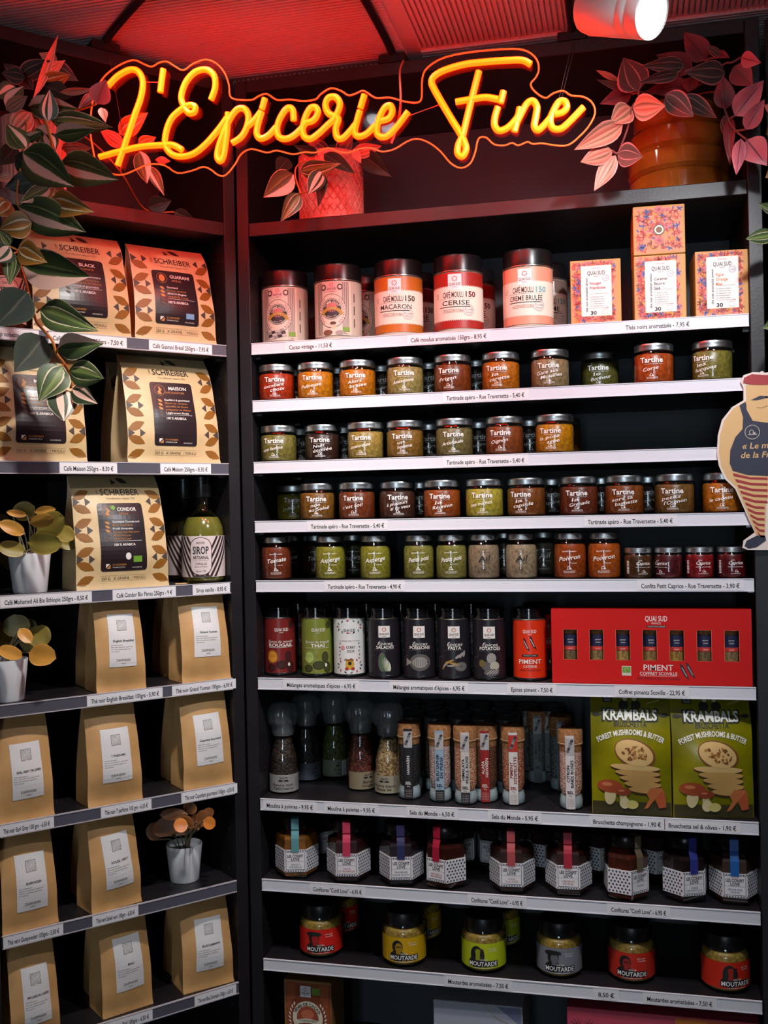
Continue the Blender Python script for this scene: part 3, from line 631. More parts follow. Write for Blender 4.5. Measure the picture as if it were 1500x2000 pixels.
rows = [
 (1, 'uppermost jar shelf', [(540, .036, (176, 50, 12), 'excellent|choix', -.10), (616, .036, AMB, 'Pulpeuse', -.18), (698, .036, (200, 120, 14), 'Alors|braise', -.10), (791, .036, (166, 148, 84), 'Amendonné', -.04), (884, .036, (130, 58, 18), 'Frigan', -.2), (978, .036, (196, 108, 12), 'la|carotte', -.2), (1074, .036, (158, 130, 92), 'Gare aux|Mouilles', -.05), (1171, .092, (104, 98, 44), 'le|Bonheur', -.05), (1277, .036, (184, 76, 18), 'Corse', -.08), (1391, .038, (132, 120, 48), 'les|lucques', -.45)]),
 (2, 'second jar shelf', [(544, .036, (130, 120, 54), 'une femme', -.28), (630, .050, (58, 34, 26), 'Nuit|étoilée', -.15), (714, .036, (170, 142, 66), 'amoureuse', -.25), (791, .036, (140, 100, 38), 'un|homme', -.15), (887, .036, (122, 108, 62), 'Artichaude', -.02), (985, .038, (140, 66, 28), 'Oignon', -.2), (1083, .036, (204, 132, 12), 'la pote|agée', -.2)]),
 (3, 'third jar shelf', [(574, .098, (130, 122, 16), 'jolies Fe', .0), (620, .037, (134, 88, 30), 'nue|au Soleil', -.05), (697, .036, (128, 58, 24), "c'est toi!", -.2), (776, .046, (80, 44, 32), 'à plusieurs|si tu veux', .05), (863, .036, (156, 70, 18), 'la|Réunion', -.1), (946, .036, (182, 164, 56), 'tes miches', -.1), (1028, .036, (130, 70, 24), 'la|capsule', -.3), (1130, .036, (108, 44, 20), 'la|Grenade', -.08), (1219, .036, (136, 66, 18), 'sors ta|baguette', -.02), (1317, .036, (124, 84, 36), "petits|l'Oignon", -.08), (1411, .036, (190, 106, 12), 'le cadeau', .0)])]
DESC = {(176, 50, 12): 'orange-red', (130, 58, 18): 'brown-red'}
def hue(c):
    r, g, b_ = c
    if r < 85: return 'dark brown'
    if g > .85*r: return 'olive green' if r < 150 else 'pale yellow-green'
    if g > .72*r: return 'tan'
    if g > .55*r: return 'amber'
    return 'red-brown' if r < 150 else 'orange'
for row, sn, items in rows:
    for i, (px, v, col, nm, dl) in enumerate(items):
        spread_jar(px, row, v, col, nm, 'glass jar of %s spread, %s from left on the %s' % (hue(col), ORD[i] if i else 'first', sn), 'spread jars on the ' + sn, dl)
# second row of jars seen through the gaps, shade put into the content colours
bn = {}
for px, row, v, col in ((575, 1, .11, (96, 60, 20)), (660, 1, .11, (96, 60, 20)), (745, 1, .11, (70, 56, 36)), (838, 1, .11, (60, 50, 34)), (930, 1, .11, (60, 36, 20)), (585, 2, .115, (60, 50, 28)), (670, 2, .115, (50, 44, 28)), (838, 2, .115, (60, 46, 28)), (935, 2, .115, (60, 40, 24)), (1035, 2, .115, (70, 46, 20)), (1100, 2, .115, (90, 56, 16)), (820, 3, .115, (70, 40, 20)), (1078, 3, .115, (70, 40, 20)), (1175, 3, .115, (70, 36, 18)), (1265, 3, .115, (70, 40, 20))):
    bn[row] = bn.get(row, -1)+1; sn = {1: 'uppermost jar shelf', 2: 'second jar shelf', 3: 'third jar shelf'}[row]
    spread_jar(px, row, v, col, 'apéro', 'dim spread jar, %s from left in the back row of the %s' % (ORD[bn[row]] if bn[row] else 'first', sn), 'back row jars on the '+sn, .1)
# ------------------------------------------------------------------ tall spread pots and small confit jars
R2 = .0252
P_GL = MB().lathe([(0, .0006), (R2*.85, .0006), (R2*.97, .002), (R2, .006), (R2, .050), (R2*.96, .055), (R2*.84, .0585), (R2*.82, .060), (R2*.82, .063)], GLASS, 36).mesh('glass', 60)
P_LID = MB().lathe([(R2*.88, .0605), (R2*.90, .0612), (R2*.89, .0625), (R2*.89, .0675), (R2*.87, .0695), (R2*.82, .0700), (0, .0692)], LIDM, 36).mesh('lid', 40)
def pot(px, v, col, name, dark, label, group, dl=0):
    u, v, p = stand(FR, px, 4, v); S = cyl(R2)
    t = thing('spread_pot', label, 'jar', p, FR.facing(u, v)+dl, group); c2 = tuple(int(x*.74) for x in col); key = ('p',)+tuple(col)
    if key not in _cont: _cont[key] = MB().lathe([(0, .0016), (R2*.88, .0018), (R2*.955, .004), (R2*.955, .049), (R2*.90, .053), (0, .0535)], content('pot_%d_%d_%d' % tuple(col), col, c2, 210), 32).mesh('contents', 60)
    put(_cont[key], 'contents', t); put(P_GL, 'glass', t); put(P_LID, 'lid', t)
    b = MB(); m = INK if dark else ink((246, 244, 238))
    b.text(S, 'apéritif & cuisine', 0, .0425, .0022, .0005, m, w=.021, shear=.3); b.text(S, name, 0, .0325, .0085 if len(name) < 5 else .0068, .0005, m, w=.018 if len(name) < 5 else .033, shear=.35, rot=.14, bold=.008)
    b.text(S, 'à tartiner', .007, .0245, .0018, .0005, m); house(b, S, 0, .0155, .0046, .0005, m); b.rect(S, -.0085, .0085, .0100, .0104, .0005, m, 4); b.text(S, 'RUE TRAVERSETTE', 0, .0122, .0017, .0005, m, w=.017)
    b.build('lettering', t, 0)
pots = [(540, (128, 54, 28), 'Tomate', 0, 'red-brown spread pot marked Tomate, leftmost of its shelf'), (645, (150, 142, 44), 'Asperge', 0, 'left one of two green spread pots marked Asperge'), (733, (152, 144, 46), 'Asperge', 0, 'right one of two green spread pots marked Asperge'), (818, (140, 132, 58), 'Petits pois', 0, 'left one of two green spread pots marked Petits pois'), (882, (138, 130, 60), 'Petits pois', 0, 'right one of two green spread pots marked Petits pois'), (945, (160, 134, 108), 'Ail', 1, 'left one of two beige spread pots marked Ail'), (1018, (170, 146, 116), 'Ail', 1, 'right one of two beige spread pots marked Ail'), (1113, (166, 70, 16), 'Poivron', 0, 'left one of two orange spread pots marked Poivron'), (1180, (188, 86, 16), 'Poivron', 0, 'right one of two orange spread pots marked Poivron')]
for px, c, nm, dk, l in pots: pot(px, .032, c, nm, dk, l, 'tall spread pots', -.05)
for i, (px, c, nm) in enumerate(((562, (60, 28, 18), 'Tomate'), (618, (56, 28, 18), 'Tomate'), (690, (70, 66, 26), 'Asperge'), (985, (100, 90, 74), 'Ail'), (1062, (110, 98, 80), 'Ail'))): pot(px, .115, c, nm, 0, 'dim spread pot, %s from left in the back row of the tall pots' % (ORD[i] if i else 'first'), 'back row spread pots')  # darker copies of the front pots, shade put into the contents
R3 = .0212
C_GL = MB().lathe([(0, .0006), (R3*.86, .0006), (R3*.97, .002), (R3, .005), (R3, .0335), (R3*.95, .0365), (R3*.88, .038), (R3*.88, .040)], GLASS, 32).mesh('glass', 60)
C_LID = MB().lathe([(R3*.93, .0385), (R3*.95, .0392), (R3*.94, .0402), (R3*.94, .0440), (R3*.92, .0460), (R3*.86, .0465), (0, .0458)], LIDM, 32).mesh('lid', 40)
for i, (px, c, d) in enumerate(((1246, (84, 48, 18), 'brown'), (1305, (92, 22, 28), 'dark red'), (1366, (150, 16, 22), 'bright red'), (1428, (104, 16, 24), 'crimson'))):
    u, v, p = stand(FR, px, 4, .028); S = cyl(R3); t = thing('confit_jar', 'smallest size jar of %s confit, on the pot shelf' % d, 'jar', p, FR.facing(u, v)+(.35, -.6, .25, .3)[i], 'small confit jars')
    MB().lathe([(0, .0014), (R3*.9, .0016), (R3*.955, .004), (R3*.955, .0325), (R3*.9, .035), (0, .0352)], content('confit%d' % i, c, tuple(int(x*.6) for x in c), 200), 28).build('contents', t, 60)
    put(C_GL, 'glass', t); put(C_LID, 'lid', t); b = MB(); m = ink((246, 244, 238))
    b.text(S, 'petit', -.004, .0275, .0022, .0005, m); b.text(S, 'Caprice', 0, .0232, .0048, .0005, m, w=.021, shear=.3, bold=.008); b.text(S, 'confit de poivron rouge', 0, .0175, .0016, .0005, m, w=.022); house(b, S, .001, .0100, .0034, .0005, m); b.text(S, 'RUE TRAVERSETTE', 0, .0075, .0014, .0005, m, w=.014)
    for k in range(9): b.rect(S, -.0255+.0, -.0215, .008+.0022*k, .008+.0022*k+.0012, .0005, m, 2)
    b.build('lettering', t, 0)
# ------------------------------------------------------------------ spice tins
R4 = .0258
CAPB = mat('black_gloss_cap', (20, 19, 21), .12, coat=.5)
S_CAP = MB().lathe([(R4*1.0, .0935), (R4*1.03, .0942), (R4*1.0, .0952)], TINR, 40).lathe([(R4*.93, .0952), (R4*.93, .1000), (R4*.90, .1004), (R4*.90, .1070), (R4*.95, .1080), (R4*.95, .1110), (R4*.90, .1120), (R4*.80, .1118), (R4*.74, .1090), (0, .1090)], CAPB, 40).mesh('lid', 40)
S_BODY = {}
def spice_tin(px, v, col, kind, nm, label, group='spice tins', dl=0):
    u, v, p = stand(FR, px, 5, v); S = cyl(R4); t = thing('spice_tin', label, 'tin', p, FR.facing(u, v)+dl, group)
    k = tuple(col)
    if k not in S_BODY: S_BODY[k] = MB().lathe([(R4*.95, 0), (R4*1.02, .001), (R4*1.02, .0035), (R4, .0045)], TINB, 40).lathe([(R4, .0045), (R4, .0935)], mat('spice_%d_%d_%d' % k, col, .35), 40).mesh('body', 40)
    put(S_BODY[k], 'body', t); put(S_CAP, 'lid', t); b = MB(); lt = ink((232, 226, 218))
    if kind == 'world':
        b.text(S, 'QUAI SUD', .002, .0755, .0052, .0004, lt, w=.023, bold=.012); b.text(S, 'FRANCE', .002, .0705, .0014, .0004, lt)
        b.text(S, 'Épices du monde', 0, .0560, .0042, .0004, lt, w=.042, shear=.3); b.text(S, nm, .001, .0500, .0052, .0004, lt, w=.006*len(nm), bold=.02); b.line(S, [(-.02+.005*i, .0462) for i in range(9)], .0004, .0004, lt)
        dk = ink(tuple(int(x*.5) for x in col)); acc = ink((214, 140, 40) if nm == 'ROUGAIL' else (170, 186, 96))
        for cx, cz, rx, rz in ((-.014, .031, .0095, .0105), (.013, .031, .006, .009), (.002, .018, .010, .007), (-.016, .013, .008, .006), (.017, .014, .007, .009)):
            b.ell(S, cx, cz, rx, rz, .0004, acc if cx == -.014 else dk, n=16); b.ring(S, cx, cz, rx*.9, .0005, .0006, INK, 18, sz=rz/rx)
        for i in range(6): b.line(S, [(-.022+.004*i, .030), (-.020+.004*i, .036)], .0004, .0008, INK)
        b.ell(S, .019, .083, .005, .006, .0004, dk); b.ell(S, .014, .018, .002, .003, .0008, lt)
    elif kind == 'white':
        b.text(S, 'QUAI SUD', 0, .0755, .0042, .0004, INK, w=.019, bold=.01); b.text(S, 'FRANCE', 0, .0712, .0013, .0004, INK); b.text(S, 'les mélanges épices du monde', 0, .0585, .0018, .0004, INK, w=.034); b.text(S, 'CURRY', .002, .0480, .0042, .0004, INK, w=.015, bold=.01); b.text(S, 'DOUX', .002, .0418, .0042, .0004, INK, w=.012, bold=.01)
        r_ = random.Random(5)
        for i in range(26):
            a = 2*pi*i/26; x = .0205*cos(a); z = (.081+.010*sin(a)) if i % 2 else (.018+.011*sin(a)); b.ell(S, x, z, .0024, .0011, .0004, (INK, REDINK, GREYINK)[i % 3], rot=a*2, n=7)
        b.ell(S, -.011, .0475, .0035, .0035, .0004, ink((214, 150, 140))); b.ell(S, 0, .020, .0072, .0078, .0004, ink((206, 158, 40)), n=16); b.ell(S, 0, .022, .003, .003, .0006, INK, n=8); b.rect(S, -.006, .006, .0255, .029, .0006, ink((150, 90, 30)), 2); b.ell(S, -.005, .0135, .003, .0024, .0006, REDINK); b.ell(S, .005, .0135, .003, .0024, .0006, REDINK)
        for s in (-1, 1):
            for i in range(5): b.ell(S, s*(.016+.001*(i % 2)), .03+.006*i, .0018, .001, .0004, GREYINK, rot=i, n=7)
    elif kind == 'black':
        b.rect(S, -.0092, .0092, .0650, .0835, .0004, lt, 4); sunlogo(b, S, 0, .0745, .0175, .0005, False); b.text(S, 'Épices', .001, .0555, .0052, .0004, lt, w=.024, shear=.3); b.text(S, nm, .001, .0495, .0048, .0004, lt, w=.0042*len(nm), bold=.02); b.line(S, [(-.018+.004*i, .0455) for i in range(10)], .0003, .0004, GREYINK)
        g1, g2 = ink((150, 146, 140)), ink((92, 88, 86))
        if nm == 'SALADES':
            for i, c in enumerate((g2, ink((70, 110, 60)), g1, ink((190, 200, 170)))): b.ell(S, -.004+.003*i, .026-.002*i, .0065-.0007*i, .0155-.002*i, .0004+.0001*i, c, rot=.1*i, n=14)
            for i in range(4): b.line(S, [(-.002+.002*i, .014), (-.001+.003*i, .036)], .0004, .001, INK)
        elif nm == 'POISSONS':
            b.ell(S, .001, .026, .0175, .0135, .0004, g2, n=20); b.ell(S, .001, .026, .0125, .0085, .0006, g1, n=18); b.poly(S, [(-.012, .026), (-.023, .033), (-.023, .020)], .0005, g1)
            for i in range(7): b.line(S, [(-.008+.003*i, .032), (-.008+.003*i, .020)], .0004, .0008, INK)
            b.ell(S, .013, .027, .0012, .0012, .0009, INK, n=7)
        elif nm == 'PASTA':
            for i in range(5): b.ell(S, -.016+.004*i, .022+.003*(i % 3), .0085, .0016, .0004+.0001*i, (ink((168, 130, 60)), g1)[i % 2], rot=1.0-.3*i, n=10)
            b.ell(S, .011, .020, .0105, .0075, .0005, g2, n=16); b.ring(S, .011, .020, .0075, .0008, .0008, g1, 18, sz=.7); b.ring(S, .011, .020, .0045, .0008, .0008, g1, 16, sz=.7)
            for i in range(3): b.ell(S, .006+.005*i, .036+.002*i, .0055, .0022, .0006, g1, rot=.6+.4*i, n=9)
        else:
            for i, (cx, cz, rx, rz) in enumerate(((.003, .034, .0075, .0085), (-.005, .022, .008, .007), (.008, .022, .0075, .007), (.003, .012, .012, .006), (-.012, .026, .005, .006))): b.ell(S, cx, cz, rx, rz, .0004+.0001*i, (g1, g2, ink((176, 170, 150)), g2, ink((110, 96, 50)))[i], n=14)
            for i in range(4): b.line(S, [(-.004+.004*i, .010), (.003+.004*i, .016)], .0006, .001, lt)
        b.ring(S, -.019, .026, .0105, .0005, .0004, GREYINK, 12, RAD(90), RAD(230))
    else:
        b.text(S, 'QUAI SUD', 0, .0765, .0050, .0004, lt, w=.021, bold=.012); b.text(S, 'FRANCE', 0, .0718, .0013, .0004, lt)
        for s_, (x, z) in enumerate(((-.006, .056), (.004, .059))):
            b.poly(S, [(x-.004, z+.011), (x-.001, z+.009), (x+.002, z), (x+.007, z-.011), (x+.001, z-.006), (x-.003, z+.002)], .0004, INK); b.line(S, [(x-.003, z+.006), (x+.003, z-.006)], .0009, .0006, lt)
        b.rect(S, -.0125, .0125, .0375, .0410, .0004, INK, 4); b.text(S, 'COLLECTION CAPSULE', 0, .0392, .0016, .0006, lt, w=.02); b.text(S, 'PIMENT', 0, .0300, .0068, .0004, lt, w=.036, bold=.01); b.text(S, 'CAYENNE', 0, .0225, .0040, .0004, lt, w=.021, bold=.004); b.text(S, 'PIMENT AROMATIQUE', 0, .0165, .0026, .0004, INK, w=.034)
    b.build('label', t, 0)
BLK = (34, 30, 36)
for px, c, k, nm, l in ((548, (122, 34, 32), 'world', 'ROUGAIL', 'dark red spice tin, leftmost on the spice shelf'), (620, (124, 130, 50), 'world', 'THAÏ', 'green spice tin beside the dark red one'), (683, (226, 224, 220), 'white', 'CURRY', 'white spice tin with small floral drawings'), (751, BLK, 'black', 'SALADES', 'black spice tin with a green lettuce drawing'), (819, BLK, 'black', 'POISSONS', 'black spice tin with a fish drawing'), (887, BLK, 'black', 'PASTA', 'black spice tin with pasta drawings'), (956, BLK, 'black', 'POTATOES', 'black spice tin with potato drawings'), (1035, (222, 52, 18), 'red', 'PIMENT', 'bright red spice tin with chili drawing, beside the gift box')):
    spice_tin(px, .052 if px < 700 else .046, c, k, nm, l)
for i, (px, c) in enumerate(((585, (122, 34, 32)), (652, (124, 130, 50)), (718, BLK), (785, BLK), (852, BLK), (922, BLK), (1052, (222, 52, 18)))): spice_tin(px, .125, c, 'black' if c == BLK else 'world', 'ÉPICES', 'spice tin, %s from left in the back row of the spice shelf' % (ORD[i] if i else 'first'), 'back row spice tins', .2)
# ------------------------------------------------------------------ long red gift box with seven vials
LT = ink((236, 230, 224))
ua, za = FR.hit(1079, 1331, .012); ub, _ = FR.hit(1470, 1342, .012); zb = ZR[5]-.0005
bw = ub-ua; gx = thing('gift_box', 'long red gift box with seven windows, on the spice shelf', 'box', FR.w((ua+ub)/2, .010, zb)); bh = .1125; bd = .045
RED = mat('red_card', (206, 26, 24), .5, spec=.2); REDD = mat('red_card_inside', (90, 16, 16), .6)
wx = [-.1165+.0389*i+.0 for i in range(7)]; ww, wz0, wz1 = .0103, .036, .0815
g = MB(); xs = [-bw/2]
for x in wx: xs += [x-ww, x+ww]
xs.append(bw/2)
for i in range(0, 16, 2): g.box(xs[i], xs[i+1], 0, .0012, wz0, wz1, RED)
g.box(-bw/2, bw/2, 0, .0012, 0, wz0, RED); g.box(-bw/2, bw/2, 0, .0012, wz1, bh, RED)
g.box(-bw/2, bw/2, .0012, bd, bh-.0012, bh, RED); g.box(-bw/2, bw/2, .0012, bd, 0, .0012, RED); g.box(-bw/2, -bw/2+.0012, .0012, bd, .0012, bh-.0012, RED); g.box(bw/2-.0012, bw/2, .0012, bd, .0012, bh-.0012, RED); g.box(-bw/2, bw/2, bd-.0012, bd, .0012, bh-.0012, REDD)
g.build('carton', gx, 0)
b = MB(); S = flat
b.text(S, 'QUAI SUD', .010, .0985, .0080, .0002, LT, w=.032, bold=.012); b.text(S, 'FRANCE', .010, .0915, .0028, .0002, LT); b.rect(S, -.004, .024, .0850, .0885, .0002, ink((60, 12, 16))); b.text(S, 'COLLECTION CAPSULE', .010, .0867, .0018, .0004, LT, w=.025)
b.text(S, 'PIMENT', .012, .0255, .0085, .0002, LT, w=.043, bold=.012); b.text(S, 'COFFRET SCOVILLE', .012, .0165, .0048, .0002, LT, w=.054, bold=.006); b.rect(S, -.014, .038, .0128, .0132, .0002, LT); b.text(S, 'SEPT PIMENTS BIO DU MONDE', .012, .0088, .0038, .0002, ink((50, 14, 18)), w=.062)
b.rect(S, -.0410, -.0275, .0128, .0272, .0002, ink((214, 206, 190))); b.rect(S, -.0400, -.0285, .0175, .0262, .0004, GREENLOGO); b.ring(S, -.034, .0218, .0028, .0005, .0006, LT, 10, RAD(0), RAD(250))
for x, z, s in ((.0475, .020, 1), (.056, .022, 1)):
    b.poly(S, [(x-.005, z+.012), (x-.001, z+.010), (x+.004, z), (x+.009, z-.013), (x+.002, z-.007), (x-.003, z+.002)], .0002, ink((46, 40, 50))); b.line(S, [(x-.002, z+.006), (x+.005, z-.007)], .0014, .0004, ink((170, 160, 156)))
for x in wx: b.line(S, [(x-ww, wz0), (x+ww, wz0), (x+ww, wz1), (x-ww, wz1), (x-ww, wz0)], .0005, .0002, ink((226, 130, 90)))
MB().text(lambda x, z, o: (x, z, bh+o), 'PIMENT SCOVILLE', .012, .02, .005, .0002, ink((60, 12, 16)), w=.07).build('top_print', gx, 0)
b.build('print', gx, 0)
NAVY = ink((30, 32, 66)); VR = .0118
for i, x in enumerate(wx):
    c = FR.w((ua+ub)/2+x+(.0012 if i % 2 else -.001), .010+.016, zb+.0013)
    t = thing('spice_vial', '%s small glass spice vial from left inside the red gift box' % (ORD[i] if i else 'first'), 'vial', c, 0, 'vials in the gift box'); Sv = cyl(VR)
    col = [(116, 92, 52), (140, 112, 62), (172, 136, 66), (150, 116, 54), (168, 128, 48), (120, 96, 56), (146, 116, 70)][i]
    MB().lathe([(0, .0002), (VR*.9, .0002), (VR, .002), (VR, .066), (VR*.8, .070), (VR*.8, .073)], mat('spice_powder%d' % i, col, .7, noise=(tuple(int(x_*.6) for x_ in col), 300, 3, .4, .65)), 20).build('contents', t, 50)
    MB().lathe([(VR*.86, .073), (VR*.86, .086), (0, .086)], mat('cork', (178, 122, 74), .8, noise=((138, 88, 50), 220, 3, .4, .65)), 20).build('stopper', t, 40)
    b = MB(); b.rect(Sv, -.018, .018, .0540, .0720, .0003, NAVY, 10); b.rect(Sv, -.018, .018, .0485, .0545, .0004, ink((206, 60, 50)), 10)
    b.text(Sv, 'piment', .001, .065, .0022, .0006, LT); b.text(Sv, 'oiseau', .001, .061, .0022, .0006, LT); b.text(Sv, 'capsule', .001, .0515, .0018, .0006, LT); b.build('label', t, 0)
# ------------------------------------------------------------------ pepper mills
CLEAR = glassy('clear_plastic', (.84, .86, .87), rough=.14)
_nt = CLEAR.node_tree; _d = _nt.nodes.new('ShaderNodeBsdfDiffuse'); _d.inputs[0].default_value = (.55, .57, .58, 1); _m = _nt.nodes.new('ShaderNodeMixShader'); _m.inputs[0].default_value = .12
_o = _nt.nodes['Material Output']; _src = _o.inputs[0].links[0].from_socket; _nt.links.new(_src, _m.inputs[1]); _nt.links.new(_d.outputs[0], _m.inputs[2]); _nt.links.new(_m.outputs[0], _o.inputs[0])
MR = .0238
MILL_G = MB().lathe([(0, .0006), (MR*.9, .0006), (MR, .003), (MR, .032), (MR*.93, .042), (MR*.95, .052), (MR*.84, .066), (MR*.66, .082), (MR*.62, .094), (MR*.66, .099)], GLASS, 36).mesh('glass', 60)
def cap_mesh():
    prof = [(MR*.72, .094), (MR*.80, .100), (MR*.78, .108), (MR*.98, .113), (MR*1.04, .118), (MR*1.05, .132), (MR*.95, .140), (MR*.72, .146), (0, .1475)]
    m = MB(); m.lathe(prof, CLEAR, 48); n = 48
    for j, (r, h) in enumerate(prof):
        if 3 <= j <= 6:
            for i in range(n):
                x, y, z = m.v[j*n+i]; k = 1+.028*(1 if i % 4 < 2 else -1); m.v[j*n+i] = (x*k, y*k, z)
    m.lathe([(MR*.60, .094), (MR*.60, .112), (MR*.46, .118), (MR*.42, .134), (0, .135)], CLEAR, 24); return m.mesh('cap', 50)
MILL_C = cap_mesh()
def mill(px, py, lay, cols, text_, label, dl):
    u, v = FR.floor(px, py, ZR[6]); v += MR; u, v, p = stand(FR, px, 6, v)
    t = thing('pepper_mill', label, 'pepper mill', p, FR.facing(u, v)+dl, 'pepper mills')
    MB().lathe([(0, .002), (MR*.88, .002), (MR*.95, .004), (MR*.95, .032), (MR*.88, .042), (MR*.90, .052), (MR*.79, .066), (MR*.62, .080), (MR*.56, .088), (0, .0885)], grains('pepper_'+lay, cols, 330), 32).build('contents', t, 60)
    put(MILL_G, 'glass', t); put(MILL_C, 'cap', t); b = MB(); Sm = cyl(MR); pal = {'black': (150, 148, 144), 'dark': (84, 88, 98), 'green': (116, 124, 104), 'red': (142, 126, 100), 'white': (160, 150, 128)}[lay]
    b.rect(Sm, -.036, .036, .003, .0315, .0003, ink(pal), 18)
    b.text(Sm, 'QUAI SUD', 0, .0265, .0030, .0005, INK, w=.013, bold=.01); b.rect(Sm, -.008, .008, .0205, .0232, .0005, INK, 3); b.text(Sm, 'BIO', 0, .0219, .0016, .0007, LT)
    for i, l in enumerate(text_): b.text(Sm, l, -.001, .0150-.0058*i, .0044, .0005, INK, w=.0031*len(l)+.002, shear=.15, bold=.008)
    for i in range(6): b.text(Sm, 'broyer au moulin poivre', .027, .026-.003*i, .0012, .0005, INK, w=.012)
    if lay == 'green':
        b.rect(Sm, .003, .011, .005, .029, .0006, WHITE, 2)
        for i in range(10): b.rect(Sm, .004, .010, .006+.0022*i, .0071+.0022*i, .0008, INK, 2)
    b.build('label', t, 0)
mill(555, 1551, 'black', [(54, 40, 32), (40, 30, 26), (72, 54, 42), (30, 24, 22)], ['Poivre noir', 'Tellicherry'], 'pepper mill of black peppercorns, leftmost at the front', -.05)
mill(600, 1527, 'dark', [(34, 28, 28), (26, 22, 24), (44, 36, 34)], ['Poivre', 'fumé'], 'pepper mill with dark blue-grey label, second, set further back', .9)
mill(655, 1520, 'green', [(74, 84, 34), (56, 66, 28), (92, 98, 46)], ['Poivre', 'vert'], 'pepper mill of green peppercorns with barcode, set back', .4)
mill(706, 1545, 'red', [(96, 38, 28), (70, 28, 24), (120, 60, 40)], ['Baies', 'rouges'], 'pepper mill of red peppercorns', .5)
mill(760, 1553, 'white', [(176, 142, 96), (150, 116, 74), (196, 166, 120), (126, 96, 60)], ['Poivre blanc', 'Penja bk'], 'pepper mill of pale peppercorns beside the salt tubes', -.35)
# ------------------------------------------------------------------ salt tubes with corks
TR = .0178
T_GL = MB().lathe([(0, .0006), (TR*.92, .0006), (TR*1.04, .003), (TR*1.05, .012), (TR*1.02, .022), (TR*1.02, .098)], GLASS, 32).mesh('glass', 60)
T_BASE = MB().lathe([(0, .0012), (TR*.9, .0012), (TR*1.0, .004), (TR*1.0, .013), (TR*.9, .0195), (0, .0215)], mat('thick_glass_base', (172, 188, 194), .08, spec=.8, coat=1.0), 28).mesh('glass_base', 60)
T_CORK = MB().lathe([(TR*.96, .088), (TR*.98, .098), (TR*1.06, .0985), (TR*1.07, .118), (TR*1.02, .1205), (0, .1205)], mat('cork', None), 28).lathe([(TR*1.02, .1000), (TR*1.085, .1003), (TR*1.085, .1009), (TR*1.02, .1012)], mat('cork_string', (214, 190, 150), .6), 28).mesh('cork', 40)
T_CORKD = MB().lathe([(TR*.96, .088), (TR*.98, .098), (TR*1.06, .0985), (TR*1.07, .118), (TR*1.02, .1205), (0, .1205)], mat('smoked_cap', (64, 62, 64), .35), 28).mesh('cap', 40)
def salt(px, v, cols, strip, txt, label, group, dl=0, py=None, top=None):
    if py: _, v0 = FR.floor(px, py, ZR[6]); v = v0+TR
    u, v, p = stand(FR, px, 6, v); t = thing('salt_tube', label, 'tube', p, FR.facing(u, v)+dl, group)
    k = ('s',)+tuple(cols)
    if k not in _cont: _cont[k] = MB().lathe([(0, .021), (TR*.75, .0215), (TR*.93, .030), (TR*.95, .040), (TR*.95, .088), (0, .089)], grains('salt_%s' % abs(hash(k)), cols, 420, .6), 24).mesh('contents', 60)
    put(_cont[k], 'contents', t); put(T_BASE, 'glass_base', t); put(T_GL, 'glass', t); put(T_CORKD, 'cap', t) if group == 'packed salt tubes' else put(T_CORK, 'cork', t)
    b = MB(); Sx = cyl(TR*1.075); bg, bot, tc = strip; w = .0068
    b.rect(Sx, -w, w, .002, .114, .0004, ink(bg), 4); b.rect(Sx, -w, w, .002, .020, .0006, ink(bot), 4)
    b.rect(Sx, -w, w, .084, .110, .0006, ink(top or (186, 180, 180)), 4)
    for i in range(5): b.ell(Sx, -.003+.0015*i, .090+.004*i, .0028, .0022, .0008, ink([(110, 108, 112), (60, 56, 62), (150, 140, 130)][i % 3]), rot=i, n=8)
    tm = ink(tc)
    for i, l in enumerate(txt): b.text(Sx, l, -.0030+.0058*i if len(txt) > 1 else 0, .0560, .0042, .0008, tm, w=min(.042, .0042*len(l)), rot=pi/2, bold=.015)
    b.text(Sx, 'SEL', 0, .0275, .0044, .0008, tm, w=.0095, bold=.02); b.text(Sx, '60 g', 0, .0225, .0022, .0008, tm)
    for i in range(5): b.text(Sx, 'sel fin conditionné', 0, .0165-.0026*i, .0011, .0009, LT if sum(bot) < 300 else INK, w=.010)
    b.build('label', t, 0)
BKS = (24, 22, 26); ORG = [(176, 116, 84), (200, 146, 112), (150, 92, 62)]
salt(800, 0, [(34, 32, 36), (44, 40, 44), (26, 26, 30)], ((30, 28, 32), BKS, (230, 226, 220)), ['HAWAÏEN'], 'corked tube of black salt, front left', 'salt tubes in front', -.1, 1562)
salt(860, 0, [(206, 176, 170), (220, 196, 188), (184, 150, 148)], ((150, 172, 190), BKS, (30, 40, 70)), ['BLEU SAPHIR', 'DE PERSE'], 'corked tube of pale pink salt with blue label', 'salt tubes in front', -.05, 1567)
salt(910, 0, [(214, 150, 112), (196, 126, 92), (226, 176, 140)], ((206, 200, 192), BKS, (36, 34, 36)), ['HIMALAYA', 'PERLE ROSE'], 'corked tube of orange-pink salt with grey label', 'salt tubes in front', -.05, 1572)
salt(950, 0, [(104, 62, 40), (120, 74, 48), (90, 52, 34)], ((150, 28, 26), (150, 28, 26), (236, 226, 214)), ['ALAEA', 'HAWAÏEN'], 'corked tube of brown salt with red label', 'salt tubes in front', -.1, 1568)
salt(1003, 0, [(196, 120, 90), (214, 150, 116), (170, 84, 60)], ((222, 216, 210), (214, 208, 202), (150, 30, 30)), ['PIMENT', "D'ESPELETTE"], 'corked tube of chili salt with white label', 'salt tubes in front', .0, 1573, (190, 50, 40))
salt(1115, 0, [(222, 176, 160), (232, 196, 180), (200, 140, 120)], ((220, 212, 210), (214, 206, 204), (40, 36, 44)), ['CITRON', 'BAIES ROSES'], 'corked tube of pink berry salt, standing alone beside the snack bag', 'salt tubes in front', -.05, 1582)
